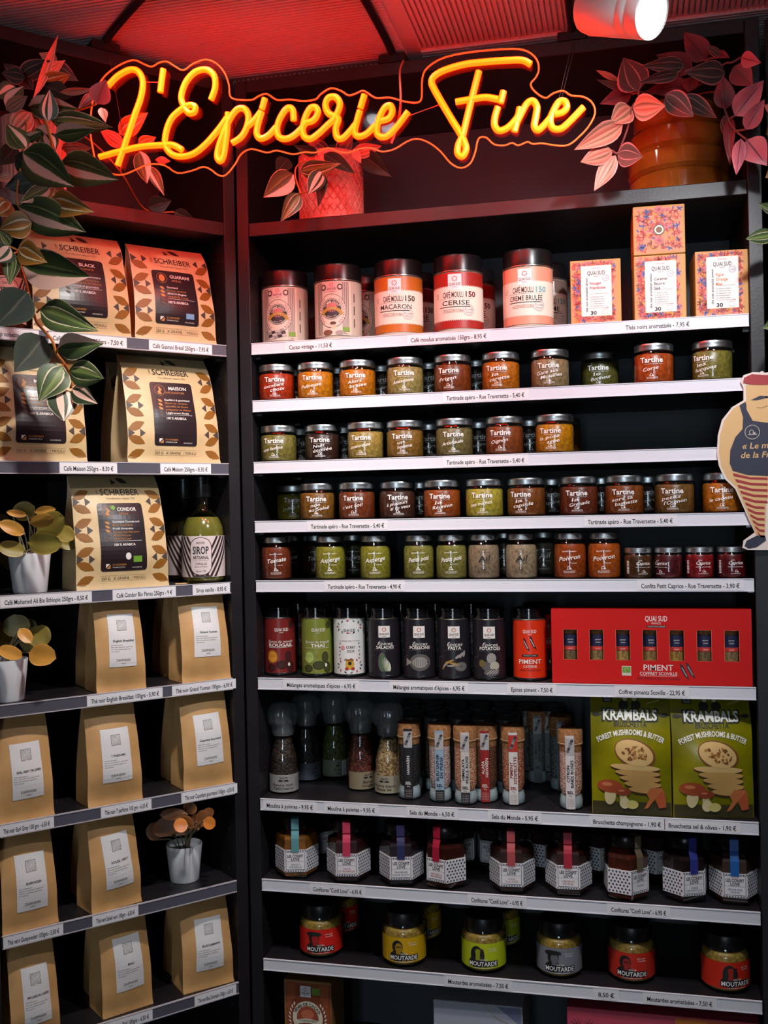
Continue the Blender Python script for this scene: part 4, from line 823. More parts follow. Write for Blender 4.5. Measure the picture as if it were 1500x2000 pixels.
salt(1050, 0, [(110, 116, 112), (130, 136, 130), (90, 96, 92)], ((124, 130, 136), (110, 116, 122), (40, 44, 52)), ['COMBAVA', 'GINGEMBRE'], 'corked tube of grey salt set back between front tubes', 'salt tubes behind', .05, 1530)
salt(1096, 0, [(120, 130, 134), (140, 150, 152), (100, 108, 112)], ((128, 140, 150), (110, 120, 128), (40, 44, 60)), ['CITRON'], 'corked tube with blue-grey label behind the pink berry salt', 'salt tubes behind', .05, 1545)
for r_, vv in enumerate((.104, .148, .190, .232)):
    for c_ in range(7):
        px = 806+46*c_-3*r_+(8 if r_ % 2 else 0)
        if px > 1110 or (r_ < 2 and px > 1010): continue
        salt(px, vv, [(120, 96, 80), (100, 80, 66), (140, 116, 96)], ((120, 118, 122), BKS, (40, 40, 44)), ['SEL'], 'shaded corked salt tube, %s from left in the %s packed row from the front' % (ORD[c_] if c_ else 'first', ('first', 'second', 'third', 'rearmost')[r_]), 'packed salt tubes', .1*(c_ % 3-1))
# ------------------------------------------------------------------ snack bags
def pillow(t, w, h, d, m, seed, side=None):
    """upright block bag: front (local -y) stands in a bulged sheet, crimped top"""
    r = random.Random(seed)
    def yf(x, z):
        s = 2*x/w; q = max(0, min(1, z/h)); prof = 1-max(0, (q-.55)/.45)**1.6
        return -d*(.5*prof+.02) - .013*(1-s*s)*sin(pi*min(1, q*1.05)) + .0016*sin(40*x+seed)*sin(55*z)
    def S(x, z, o): return (x, yf(x, z)-o, z)
    b = MB(); b.grid(lambda a, c: S((a-.5)*w, c*h, 0), 16, 24, m)
    def back(x, z): q = z/h; return d*.5*(1-max(0, (q-.55)/.45)**1.6)
    b.grid(lambda a, c: ((.5-a)*w, back((.5-a)*w, c*h), c*h), 6, 24, m)
    for s in (-1, 1):
        b.grid(lambda a, c, s=s: (s*(w/2-.012*sin(pi*a)*sin(pi*min(1, c*1.05))), yf(s*w/2, c*h)*(1-a)+back(0, c*h)*a, c*h), 6, 24, side or m)
    b.grid(lambda a, c: ((a-.5)*w, yf((a-.5)*w, 0)*(1-c)+back(0, 0)*c, 0), 16, 3, m)
    return b, S
FOIL = mat('olive_foil', (148, 140, 10), .27, spec=.6, noise=((98, 98, 14), 14, 3, .35, .7)); FOILS = mat('gold_foil_side', (170, 128, 30), .3, .4, bump=(300, .3))
def snack(pxa, pxb, pyb, v, rz, label, dim):
    u0 = FR.hit(pxa, pyb, v)[0]; u1 = FR.hit(pxb, pyb, v)[0]; w = .116; h = .186; d = .05
    t = thing('snack_bag', label, 'bag', FR.w((u0+u1)/2, v+d/2+.004, ZR[6]-.0005), rz, 'green snack bags'); b, S = pillow(t, w, h, d, FOIL, dim, FOILS); b.build('bag', t, 50)
    p = MB(); dk = ink((30, 30, 18)); yl = ink((222, 206, 90)); W_ = ink((240, 238, 226)); o = .0006
    p.rect(S, -w/2+.001, w/2-.001, .001, .020, .0004, ink((60, 52, 16)), 12, 3)
    p.rect(S, -.052, .052, .1475, .1500, o, dk, 8)
    for s in (-1, 1): p.ell(S, s*.050, .1488, .006, .003, o, dk, n=10)
    p.text(S, 'KRAMBALS', 0, .1490, .0165, .0008, dk, w=.084, bold=.07); p.text(S, 'KRAMBALS', 0, .1490, .0142, .0014, W_, w=.079, bold=.03)
    for s in (-1, 1): p.ell(S, s*.009, .1625, .0075, .0065, o, dk, n=12); p.ell(S, s*.007, .172, .0035, .0042, .0009, ink((206, 190, 150)), n=10); p.ell(S, s*.007, .1765, .0042, .0024, .0011, W_, n=10)
    p.rect(S, -.040, -.026, .166, .175, o, dk, 2); p.text(S, 'ALL IN', -.033, .1725, .0026, .0009, W_); p.text(S, 'TASTE', -.033, .1688, .0026, .0009, W_)
    p.text(S, 'oven baked', .034, .1675, .0030, o, ink((206, 200, 120)), rot=.25); p.text(S, 'BRUSCHETTA', 0, .1365, .0078, o, dk, w=.048, bold=.012)
    p.text(S, 'FOREST MUSHROOMS & BUTTER', 0, .1255, .0074, .0010, W_, w=.102, bold=.025, arc=.095)
    crust, crumb, hole, dkc = ink((126, 74, 28)), ink((222, 184, 118)), ink((176, 122, 58)), ink((70, 36, 20))
    p.ell(S, .006, .0945, .0310, .0205, .0006, crust, rot=-.35, n=26); p.ell(S, .005, .0955, .0284, .0180, .0009, crumb, rot=-.35, n=26); r = random.Random(dim)
    for i in range(40): a = r.uniform(0, 6.28); q = r.uniform(0, .85); x, z = .024*q*cos(a), .0145*q*sin(a); p.ell(S, .005+x*.94+z*.34, .0955-x*.34+z*.94, r.uniform(.0014, .0034), r.uniform(.0010, .0024), .0012, (hole, crust)[i % 2], rot=r.uniform(0, 3), n=9)
    for i in range(5):
        z = .0735-.0085*i; x = .006+.005*i*.7; p.ell(S, x, z-.002, .036-.003*i, .0062, .0005+.0001*i, dkc, rot=-.06, n=20); p.ell(S, x, z, .036-.003*i, .0052, .0007+.0001*i, (crumb if i < 1 else ink((206, 160, 92))), rot=-.06, n=20)
    def mush(x, z, s, cap, stem, rot): p.ell(S, x, z-.014*s, .0085*s, .015*s, .0016, stem, rot=rot, n=14); p.ell(S, x, z, .019*s, .010*s, .0019, cap, rot=rot*.6, n=16); p.ell(S, x-.004*s, z+.003*s, .008*s, .003*s, .0021, ink((206, 120, 76)), n=10)
    mush(-.031, .044, 1.0, ink((166, 70, 34)), ink((222, 200, 150)), -.1); mush(-.012, .036, .62, ink((150, 64, 34)), ink((214, 190, 140)), .1)
    p.ell(S, -.010, .0185, .0075, .009, .0022, ink((226, 210, 160)), n=12); p.ell(S, .001, .0165, .009, .0070, .0024, ink((216, 200, 120)), n=12)
    p.poly(S, [(.018, .010), (.024, .012), (.034, .026), (.048, .036), (.044, .043), (.028, .043), (.022, .034), (.026, .026)], .0022, ink((196, 110, 60))); p.poly(S, [(.034, .026), (.040, .012), (.050, .014), (.049, .030), (.045, .040)], .0025, ink((186, 84, 46)))
    p.build('print', t, 0)
snack(1160, 1308, 1590, .008, RAD(1), 'green snack bag with bread and mushroom print, left of two', 1)
snack(1312, 1466, 1590, .012, RAD(9), 'green snack bag with bread and mushroom print, right of two', 2)
# ------------------------------------------------------------------ six-sided jam jars
HR = .0352                                            # corner radius
def hexring(r, z, rot=0): return [(r*sin(rot+k*pi/3+pi/6), -r*cos(rot+k*pi/3+pi/6), z) for k in range(6)]
def hexloft(secs, m):
    b = MB(); vs = []
    for r, z in secs: vs += hexring(r, z)
    fs = [(j*6+k, j*6+(k+1) % 6, (j+1)*6+(k+1) % 6, (j+1)*6+k) for j in range(len(secs)-1) for k in range(6)] + [tuple(reversed(range(6))), tuple(range((len(secs)-1)*6, len(secs)*6))]
    return b.add(vs, fs, m)
H_GL = hexloft([(HR*.88, .0006), (HR, .004), (HR, .066), (HR*.94, .072), (HR*.74, .080)], GLASS).mesh('glass', 0)
H_LID = MB().lathe([(.0262, .079), (.0270, .080), (.0270, .094), (.0255, .0965), (0, .0965)], mat('dark_lid', (30, 27, 28), .25, .4), 32).mesh('lid', 40)
H_BAND = hexloft([(HR*1.008, .012), (HR*1.008, .0475)], mat('jam_label_paper', (226, 222, 224), .6)).mesh('label', 0)
def face_S(k):
    a = k*pi/3; ap = HR*1.008*cos(pi/6)
    return lambda x, z, o: ((ap+o)*sin(a)+x*cos(a), -(ap+o)*cos(a)+x*sin(a), z)
DOT = ink((60, 58, 84))
def hex_print():
    b = MB(); hw = HR*.5
    for k in (-2, -1, 1, 2, 3):
        Sk = face_S(k)
        for r_ in range(7):
            for c_ in range(6): b.ell(Sk, -hw+.0022+(c_+.5*(r_ % 2))*.0056, .0150+.0049*r_, .0016, .0017, .0003, DOT, n=6)
    Sk = face_S(0)
    for i in range(9):
        for z in (.0135, .0462): b.rect(Sk, -hw+.001+.004*i, -hw+.003+.004*i, z-.0008, z+.0008, .0003, DOT)
    b.rect(Sk, -.0155, .0155, .0155, .0445, .0003, ink((70, 66, 80))); b.rect(Sk, -.0148, .0148, .0162, .0438, .0005, ink((232, 228, 230)))
    b.text(Sk, "L'ÉPICERIE", 0, .0418, .0016, .0007, REDINK, w=.010); b.text(Sk, 'LES CONFIT', 0, .0378, .0046, .0007, INK, w=.026, bold=.025); b.text(Sk, 'LOVE', 0, .0325, .0046, .0007, INK, w=.013, bold=.025); b.rect(Sk, -.0148, .0148, .0290, .0293, .0007, GREYINK)
    return b
HP = {}
def jam(px, py, vfix, col, rib, rot, lines, tcol, label, group='jam jars in front'):
    if py: _, v = FR.floor(px, py, ZR[7]); v = max(v, .004)+HR*.90
    else: v = vfix
    u, v, p = stand(FR, px, 7, v); t = thing('jam_jar', label, 'jam jar', p, FR.facing(u, v)+rot, group)
    hexloft([(HR*.84, .003), (HR*.95, .006), (HR*.95, .064), (HR*.90, .068)], content('jam_%d_%d_%d' % col, col, tuple(int(x*.6) for x in col), 90)).build('contents', t, 0)
    put(H_GL, 'glass', t); put(H_LID, 'lid', t); lb = put(H_BAND, 'label', t)
    k = tuple(lines)
    if k not in HP:
        b = hex_print(); tm = ink(tcol); Sk = face_S(0)
        for i, l in enumerate(lines): b.text(Sk, l, 0, .0240-.0040*i, .0028, .0007, tm, w=min(.026, .0022*len(l)))
        HP[k] = b.mesh('print', 0)
    put(HP[k], 'print', lb)
    if rib:
        ap = HR*cos(pi/6); rm = mat('ribbon_%d_%d_%d' % rib, rib, .45); b = MB(); pts = [(-.0278, .0965), (-.0282, .080), (-ap*.83-.0015, .0775), (-ap*.94-.001, .072), (-ap-.0012, .066), (-ap-.0014, .044)]
        pts = [(-.012, .0972), (-.0262, .0970)] + pts[0:]
        vs = []
        for y, z in pts: vs += [(-.0062, y, z), (.0062, y, z)]
        b.add(vs, [(2*i, 2*i+1, 2*i+3, 2*i+2) for i in range(len(pts)-1)], rm); b.build('ribbon', t, 0)
jams = [(580, 1718, (150, 92, 24), (92, 150, 156), -.08, ['ABRICOT', 'MIRABELLE'], (90, 120, 130), 'hexagonal jam jar of amber jam with teal ribbon, leftmost'), (681, 1728, (58, 18, 18), (196, 52, 84), -.10, ['MELON', 'ET FRAMBOISE'], (190, 60, 80), 'hexagonal jam jar with pink ribbon, second from left'), (784, 1735, (40, 22, 30), (40, 36, 84), -.02, ['FRAMBOISE', 'SAVEUR VIOLETTE'], (50, 50, 80), 'hexagonal jam jar with navy ribbon, third from left'), (871, 1743, (66, 22, 14), (170, 26, 56), -.52, ['GROSEILLE', 'FRAMBOISE'], (170, 60, 60), 'hexagonal jam jar turned sideways with crimson ribbon'), (1000, 1747, (62, 24, 16), (178, 74, 78), -.04, ['COING', 'À LA ROSE'], (170, 100, 90), 'hexagonal jam jar with salmon ribbon, middle of the shelf'), (1110, 1752, (64, 18, 16), (176, 34, 58), -.02, ['CERISE ET', 'PÉTALES'], (170, 70, 80), 'hexagonal jam jar with bright red ribbon, right of the salmon one'), (1222, 1762, (84, 34, 18), (106, 92, 72), .72, ['FRAISE'], (90, 100, 130), 'hexagonal jam jar turned away with taupe ribbon'), (1337, 1765, (40, 22, 24), (48, 56, 136), .44, ['GELÉE', 'DE MYRTILLE'], (60, 80, 120), 'hexagonal jam jar with indigo ribbon, second from right'), (1432, 1769, (66, 36, 20), (12, 92, 170), .06, ['PÊCHE DES', 'VIGNES'], (60, 90, 140), 'hexagonal jam jar with bright blue ribbon, rightmost')]
for px, py, c, rb, rot, ls, tc, l in jams: jam(px, py, 0, c, rb, rot, ls, tc, l)
for i, (px, rot) in enumerate(((628, .5), (893, .4), (972, -.4), (1060, .6), (1172, .5), (1282, .5))): jam(px, 0, .135, (44, 18, 16), None, rot, ['CONFITURE'], (90, 90, 110), 'hexagonal jam jar in the back row, %s from left' % (ORD[i] if i else 'first'), 'jam jars behind')
# ------------------------------------------------------------------ mustard jars
R5 = .0352
M_GL = MB().lathe([(0, .0006), (R5*.8, .0006), (R5*.95, .004), (R5, .010), (R5, .052), (R5*.97, .056), (R5*.88, .060), (R5*.86, .064)], GLASS, 40).mesh('glass', 60)
M_LID = MB().lathe([(R5*.84, .060), (R5*.86, .0615), (R5*.86, .080), (R5*.83, .0825), (R5*.8, .083), (R5*.78, .082), (0, .082)], mat('black_satin_lid', (26, 25, 28), .35), 40).mesh('lid', 40)
def mustard(px, py, col, seed, label, dl=0, vfix=None, group='mustard jars in front'):
    v = vfix or FR.floor(px, py, ZR[8])[1]+R5*.96; u, v, p = stand(FR, px, 8, v)
    t = thing('mustard_jar', label, 'jar', p, FR.facing(u, v)+dl, group)
    k = 'mustard'
    if k not in _cont: _cont[k] = MB().lathe([(0, .002), (R5*.78, .002), (R5*.92, .005), (R5*.955, .011), (R5*.955, .051), (R5*.92, .0555), (R5*.84, .0585), (0, .059)], content('mustard', (176, 146, 66), (128, 98, 40), 220), 36).mesh('contents', 60)
    put(_cont[k], 'contents', t); put(M_GL, 'glass', t); put(M_LID, 'lid', t); Sx = cyl(R5); b = MB(); dk = ink((30, 26, 28)); sh = ink(tuple(int(x*.45) for x in col)); sh2 = ink(tuple(min(255, int(x*.8)) for x in col))
    b.rect(Sx, -.062, .050, .0085, .0475, .0003, ink(col, .4), 30)
    # printed portrait, plain shapes
    b.ell(Sx, -.008, .0185, .013, .0085, .0006, dk, n=16); b.ell(Sx, -.008, .0330, .0088, .0105, .0007, dk, n=16); b.ell(Sx, -.006, .0315, .0058, .0078, .0009, sh2, n=14); b.rect(Sx, -.010, -.003, .0215, .0265, .0008, sh2, 2)
    if seed % 3 == 0: b.ell(Sx, -.008, .0405, .013, .0035, .0011, dk, n=14)
    elif seed % 3 == 1: b.rect(Sx, -.0105, -.0018, .0325, .0338, .0011, dk, 3)
    else: b.ell(Sx, -.0135, .0290, .0042, .0110, .0011, dk, n=12); b.ell(Sx, .0005, .0290, .0035, .0110, .0011, dk, n=12)
    b.text(Sx, '#10 saveur', .016, .0395, .0022, .0006, LT, shear=.2); b.text(Sx, 'du potager', .017, .0362, .0022, .0006, LT, shear=.2)
    b.text(Sx, 'QUAI SUD', .003, .0228, .0026, .0014, LT, w=.011, bold=.01); b.rect(Sx, -.021, .025, .0122, .0208, .0011, dk, 10); b.text(Sx, 'MOUTARDE', .002, .0165, .0064, .0016, WHITE, w=.043, bold=.015); b.text(Sx, 'à la française cuisinée', .002, .0105, .0018, .0013, LT, w=.028)
    b.build('label', t, 0)
for i, (px, py, c, l, dl) in enumerate(((628, 1873, (216, 36, 26), 'black-lidded mustard jar with red label, leftmost', -.12), (790, 1890, (208, 162, 18), 'black-lidded mustard jar with yellow label', -.1), (945, 1902, (186, 198, 30), 'black-lidded mustard jar with lime label', -.1), (1092, 1912, (128, 128, 138), 'black-lidded mustard jar with grey label', -.05), (1233, 1922, (196, 44, 30), 'black-lidded mustard jar with brick red label, second from right', -.05), (1415, 1941, (206, 44, 24), 'black-lidded mustard jar turned aside with orange-red label, rightmost', .4))): mustard(px, py, c, i, l, dl)
for px, c, l in ((662, (190, 36, 26), 'red-labelled mustard jar in the back row'), (822, (190, 150, 18), 'yellow-labelled mustard jar in the back row'), (975, (170, 180, 30), 'lime-labelled mustard jar in the back row')): mustard(px, 0, c, 1, l, .3, .14, 'mustard jars behind')
# ------------------------------------------------------------------ boxes on the lowest visible shelf
def low_box(name, pxa, pxb, pytop, v, d, label, m, cat='box'):
    u0, z1 = FR.hit(pxa, pytop, v); u1 = FR.hit(pxb, pytop, v)[0]; zb = ZR[9]-.0005; w = u1-u0; h = z1-zb
    t = thing(name, label, cat, FR.w((u0+u1)/2, v, zb)); MB().box(-w/2, w/2, 0, d, 0, h, m, .001).build('carton', t, 0); return t, w, h
t, w, h = low_box('cocoa_bean_box', 554, 646, 1912, .022, .075, 'brown kraft box with round cocoa emblem, on the lowest shelf', mat('kraft_box', (150, 104, 56), .6)); b = MB(); S = flat
br, or_ = ink((140, 66, 36)), ink((196, 104, 50)); b.rect(S, -w/2+.004, w/2-.001, 0.004, h-.004, .0003, br)
for i in range(9): b.rect(S, -w/2+.006+.0016*i, -w/2+.0066+.0016*i, .006, h-.006, .0004, or_); b.rect(S, w/2-.006-.0016*i, w/2-.0054-.0016*i, .006, h-.006, .0004, or_)
cz = h-.060; b.ell(S, 0, cz, .034, .040, .0005, br, n=28); b.ell(S, 0, cz, .0255, .0275, .0006, CREAM, n=28); b.ell(S, 0, cz, .0185, .0195, .0008, ink((160, 76, 44)), n=24); b.ell(S, 0, cz+.006, .011, .008, .001, ink((206, 110, 80)), n=16)
b.text(S, 'FÈVES DE CACAO', 0, cz+.0225, .0045, .0011, INK, w=.052, bold=.02, arc=.0225); P = [(-.020+.004*i, cz-.004-.00005*(i-5)**2*3) for i in range(11)]; b.line(S, P, .007, .0013, CREAM); b.text(S, 'TORRÉFIÉES', 0, cz-.004, .003, .0016, INK, w=.030)
for s in (-1, 1):
    for i in range(9): a = RAD(-45+11*i); b.ell(S, s*.0305*cos(a), cz+.0325*sin(a), .0032, .0013, .0008, CREAM, rot=s*(a+.9), n=8)
b.rect(S, -.012, .006, h-.026, h-.008, .001, WHITE); sunlogo(b, S, -.003, h-.0165, .015, .0012, False); b.rect(S, .008, .021, h-.0215, h-.0105, .001, GREENLOGO); b.build('print', t, 0)
t, w, h = low_box('grey_gift_box', 846, 1020, 1952, .02, .10, 'pale blue-grey box with slanted facets, on the lowest shelf', mat('pale_grey_card', (176, 178, 192), .5)); b = MB(); gd = ink((170, 150, 90))
b.poly(S, [(-w/2+.001, h-.002), (.03, h-.002), (w/2-.002, h-.030), (w/2-.002, h-.002)], .0003, ink((120, 124, 156))); b.poly(S, [(-w/2+.001, .003), (-w/2+.02, h-.05), (-w/2+.001, h-.035)], .0003, ink((206, 208, 216))); b.line(S, [(.01, h-.002), (.03, h-.020), (.066, h-.034)], .0008, .0006, gd)
b.text(S, 'ETSU', -.018, h-.046, .011, .0005, ink((60, 60, 70)), w=.040); b.text(S, 'thé', .020, h-.046, .009, .0005, gd, shear=.3); b.build('print', t, 0)
t, w, h = low_box('sunset_gift_box', 1107, 1484, 1966, .012, .12, 'pink and orange box with palm silhouettes, at the right of the lowest shelf', mat('pink_card', (206, 74, 96), .5)); b = MB()
b.rect(S, .02, .065, .002, h-.002, .0003, ink((214, 122, 40))); b.rect(S, .065, w/2-.001, .002, h-.002, .0003, ink((206, 96, 50))); b.text(S, 'QUAI SUD', .030, h-.022, .009, .0006, INK, w=.034, bold=.012); b.ell(S, .115, h-.042, .022, .018, .0005, ink((236, 206, 190)), n=20)
for cx, cz, s in ((-.115, h-.035, 1), (-.075, h-.055, .7)):
    for i in range(17): a = RAD(-20+13.5*i); b.poly(S, [(cx, cz-.002), (cx+.026*s*cos(a), cz+.026*s*sin(a)), (cx, cz+.002)], .0005+.00002*i, ink((30, 28, 40)))
    b.rect(S, cx-.002, cx+.002, .002, cz, .0005, ink((30, 28, 40)))
b.build('print', t, 0)
# ------------------------------------------------------------------ cardboard cut-out hung on the right post
def fl(px, py): return FR.hit(px, py, -.004)
mx_ = fl(1499, 900)[0]; cz0 = fl(1499, 1073)[1]
fig = thing('cardboard_cutout', 'cardboard cut-out of a stout man in red beret and striped trousers', 'cutout', (mx_, -.0045, cz0))
def fp(px, py): u, z = fl(px, py); return (u-mx_, z-cz0)
def sym(P): L = [fp(*p) for p in P]; return L + [(-x, z) for x, z in reversed(L)]
CARD = mat('white_card', (228, 214, 204), .6); SKIN = ink((216, 176, 120)); BER = ink((160, 46, 50)); TOP = ink((44, 46, 66)); STR = ink((158, 44, 48))
outl = sym([(1499, 728), (1470, 727), (1452, 733), (1446, 745), (1452, 758), (1452, 782), (1430, 795), (1410, 820), (1402, 850), (1400, 885), (1404, 910), (1415, 935), (1436, 955), (1456, 1000), (1474, 1040), (1452, 1056), (1450, 1070), (1460, 1074), (1499, 1074)])
tri = tessellate_polygon([[Vector((x, z, 0)) for x, z in outl]]); n = len(outl); b = MB()
b.add([(x, 0, z) for x, z in outl]+[(x, .003, z) for x, z in outl], list(tri)+[tuple(i+n for i in q) for q in tri]+[(i, (i+1) % n, (i+1) % n+n, i+n) for i in range(n)], CARD); b.build('board', fig, 0)
b = MB()
b.poly(S, sym([(1499, 790), (1456, 784), (1432, 798), (1414, 822), (1406, 850), (1404, 885), (1408, 910), (1420, 934), (1438, 951), (1499, 951)]), .0003, SKIN)
b.poly(S, sym([(1499, 752), (1456, 752), (1458, 800), (1470, 822), (1499, 826)]), .0006, SKIN)
b.poly(S, sym([(1499, 826), (1478, 822), (1462, 805), (1456, 785), (1444, 792), (1451, 815), (1450, 838), (1436, 854), (1426, 880), (1425, 905), (1431, 920), (1460, 928), (1499, 930)]), .0005, TOP)
b.poly(S, sym([(1499, 733), (1468, 731), (1453, 738), (1451, 748), (1470, 752), (1499, 752)]), .0009, BER); b.ell(S, *fp(1488, 729), .003, .003, .0009, CARD, n=9)
b.poly(S, sym([(1499, 951), (1434, 935), (1432, 924), (1462, 932), (1499, 934)]), .0006, SKIN)
b.poly(S, sym([(1499, 974), (1497, 975), (1494, 1045), (1477, 1045), (1460, 1002), (1438, 951), (1432, 926), (1499, 940)]), .0005, SKIN)
for i in range(11):
    y0 = 924+11.3*i; xl = 1431+.42*max(0, y0-924); xr = 1499 if y0 < 972 else 1493
    for s in (1, -1):
        P = [fp(xl, y0), fp((xl+xr)/2, y0+8), fp(xr, y0+9), fp(xr, y0+13.5), fp((xl+xr)/2, y0+12.5), fp(xl+2, y0+6)]; b.poly(S, [(s*x, z) for x, z in P], .0009, STR)
for s in (1, -1):
    P = [fp(1494, 1046), fp(1478, 1046), fp(1458, 1056), fp(1454, 1066), fp(1462, 1071), fp(1478, 1068), fp(1496, 1055)]; b.poly(S, [(s*x, z) for x, z in P], .0009, TOP)
    P = [fp(1498, 774), fp(1484, 773), fp(1474, 778), fp(1466, 782), fp(1478, 782), fp(1490, 779), fp(1498, 777)]; b.poly(S, [(s*x, z) for x, z in P], .0009, TOP)
b.line(S, [fp(1478, 796), fp(1488, 797), fp(1499, 792)], .0008, .0009, ink((150, 110, 70)))
c = fp(1469, 844); b.ring(S, c[0], c[1], .0100, .0007, .0009, ink((200, 190, 176))); house(b, S, c[0], c[1]-.003, .007, .0009, ink((200, 190, 176)))
b.text(S, '« Le meilleur', fp(1449, 872)[0], fp(1449, 871)[1], .0085, .0009, SKIN, w=-2*fp(1449, 872)[0], align='l', shear=.2, bold=.012); b.text(S, 'de la France »', fp(1446, 889)[0], fp(1446, 889)[1], .0085, .0009, SKIN, w=-2*fp(1446, 889)[0], align='l', shear=.2, bold=.012)
b.build('print', fig, 0)
# ------------------------------------------------------------------ paper bags of coffee and tea
KP = mat('kraft_paper', (206, 160, 102), .55, noise=((194, 146, 90), 30, 4, .35, .7), bump=(60, .25)); KPC = mat('coffee_paper', (222, 194, 148), .42, noise=((210, 180, 132), 20, 4, .35, .7), bump=(45, .3))
def paper_bag(w, h, D, m, seed, topw=.94, round_=0.0):
    def prof(q): return max(0, (q-.25)/.75)**1.35
    def hw(q): return w/2*(1-(1-topw)*q)
    def yf(x, z):
        q = max(0, min(1, z/h)); s = max(-1, min(1, x/hw(q)))
        y = -D/2+(D/2)*prof(q) - .010*(1-s*s)*sin(pi*min(1, q*1.05))**1.0
        y += .0012*sin(23*x+seed*1.7+9*z*8)*sin(31*z+seed) - .003*max(0, 1-q/.05)
        if round_ and q > .80: y += round_*((q-.80)/.2)**2
        return y
    def S(x, z, o): return (x*hw(z/h)/(w/2), yf(x*hw(z/h)/(w/2), z)-o, z)
    def yb(q): return D/2*(1-prof(q))+ (round_*((q-.80)/.2)**2 if round_ and q > .8 else 0)+.0008
    b = MB(); n = 26
    b.grid(lambda a, c: S((a-.5)*w, c*h, 0), 14, n, m)
    b.grid(lambda a, c: ((.5-a)*2*hw(c), yb(c), c*h), 4, n, m)
    for s in (-1, 1):
        def side(a, c, s=s):
            y0 = yf(s*hw(c), c*h); y1 = yb(c); g = .018*(1-abs(2*a-1))*min(1, c*5)*min(1, (y1-y0)/.02)
            return (s*(hw(c)-g), y0+(y1-y0)*a, c*h)
        b.grid(side, 4, n, m)
    b.grid(lambda a, c: ((a-.5)*w, yf((a-.5)*w, 0)*(1-c)+yb(0)*c, 0), 14, 2, m)
    return b.mesh('bag', 50), S
GOLD = ink((142, 90, 18)); TRI = ink((72, 60, 56)); LBL = mat('matt_dark_label', (44, 32, 36), .3)
def lens(b, S, cx, cz, L, wd, rot, o, m):
    P = [(L*(t-.5), wd*sin(pi*t)*(1+.25*(t-.5))*.5) for t in (0, .15, .35, .6, .85, 1)] + [(L*(t-.5), -wd*sin(pi*t)*(1-.25*(t-.5))*.5) for t in (.85, .6, .35, .15)]
    c, q = cos(rot), sin(rot); b.poly(S, [(cx+x*c-z*q, cz+x*q+z*c) for x, z in P], o, m)
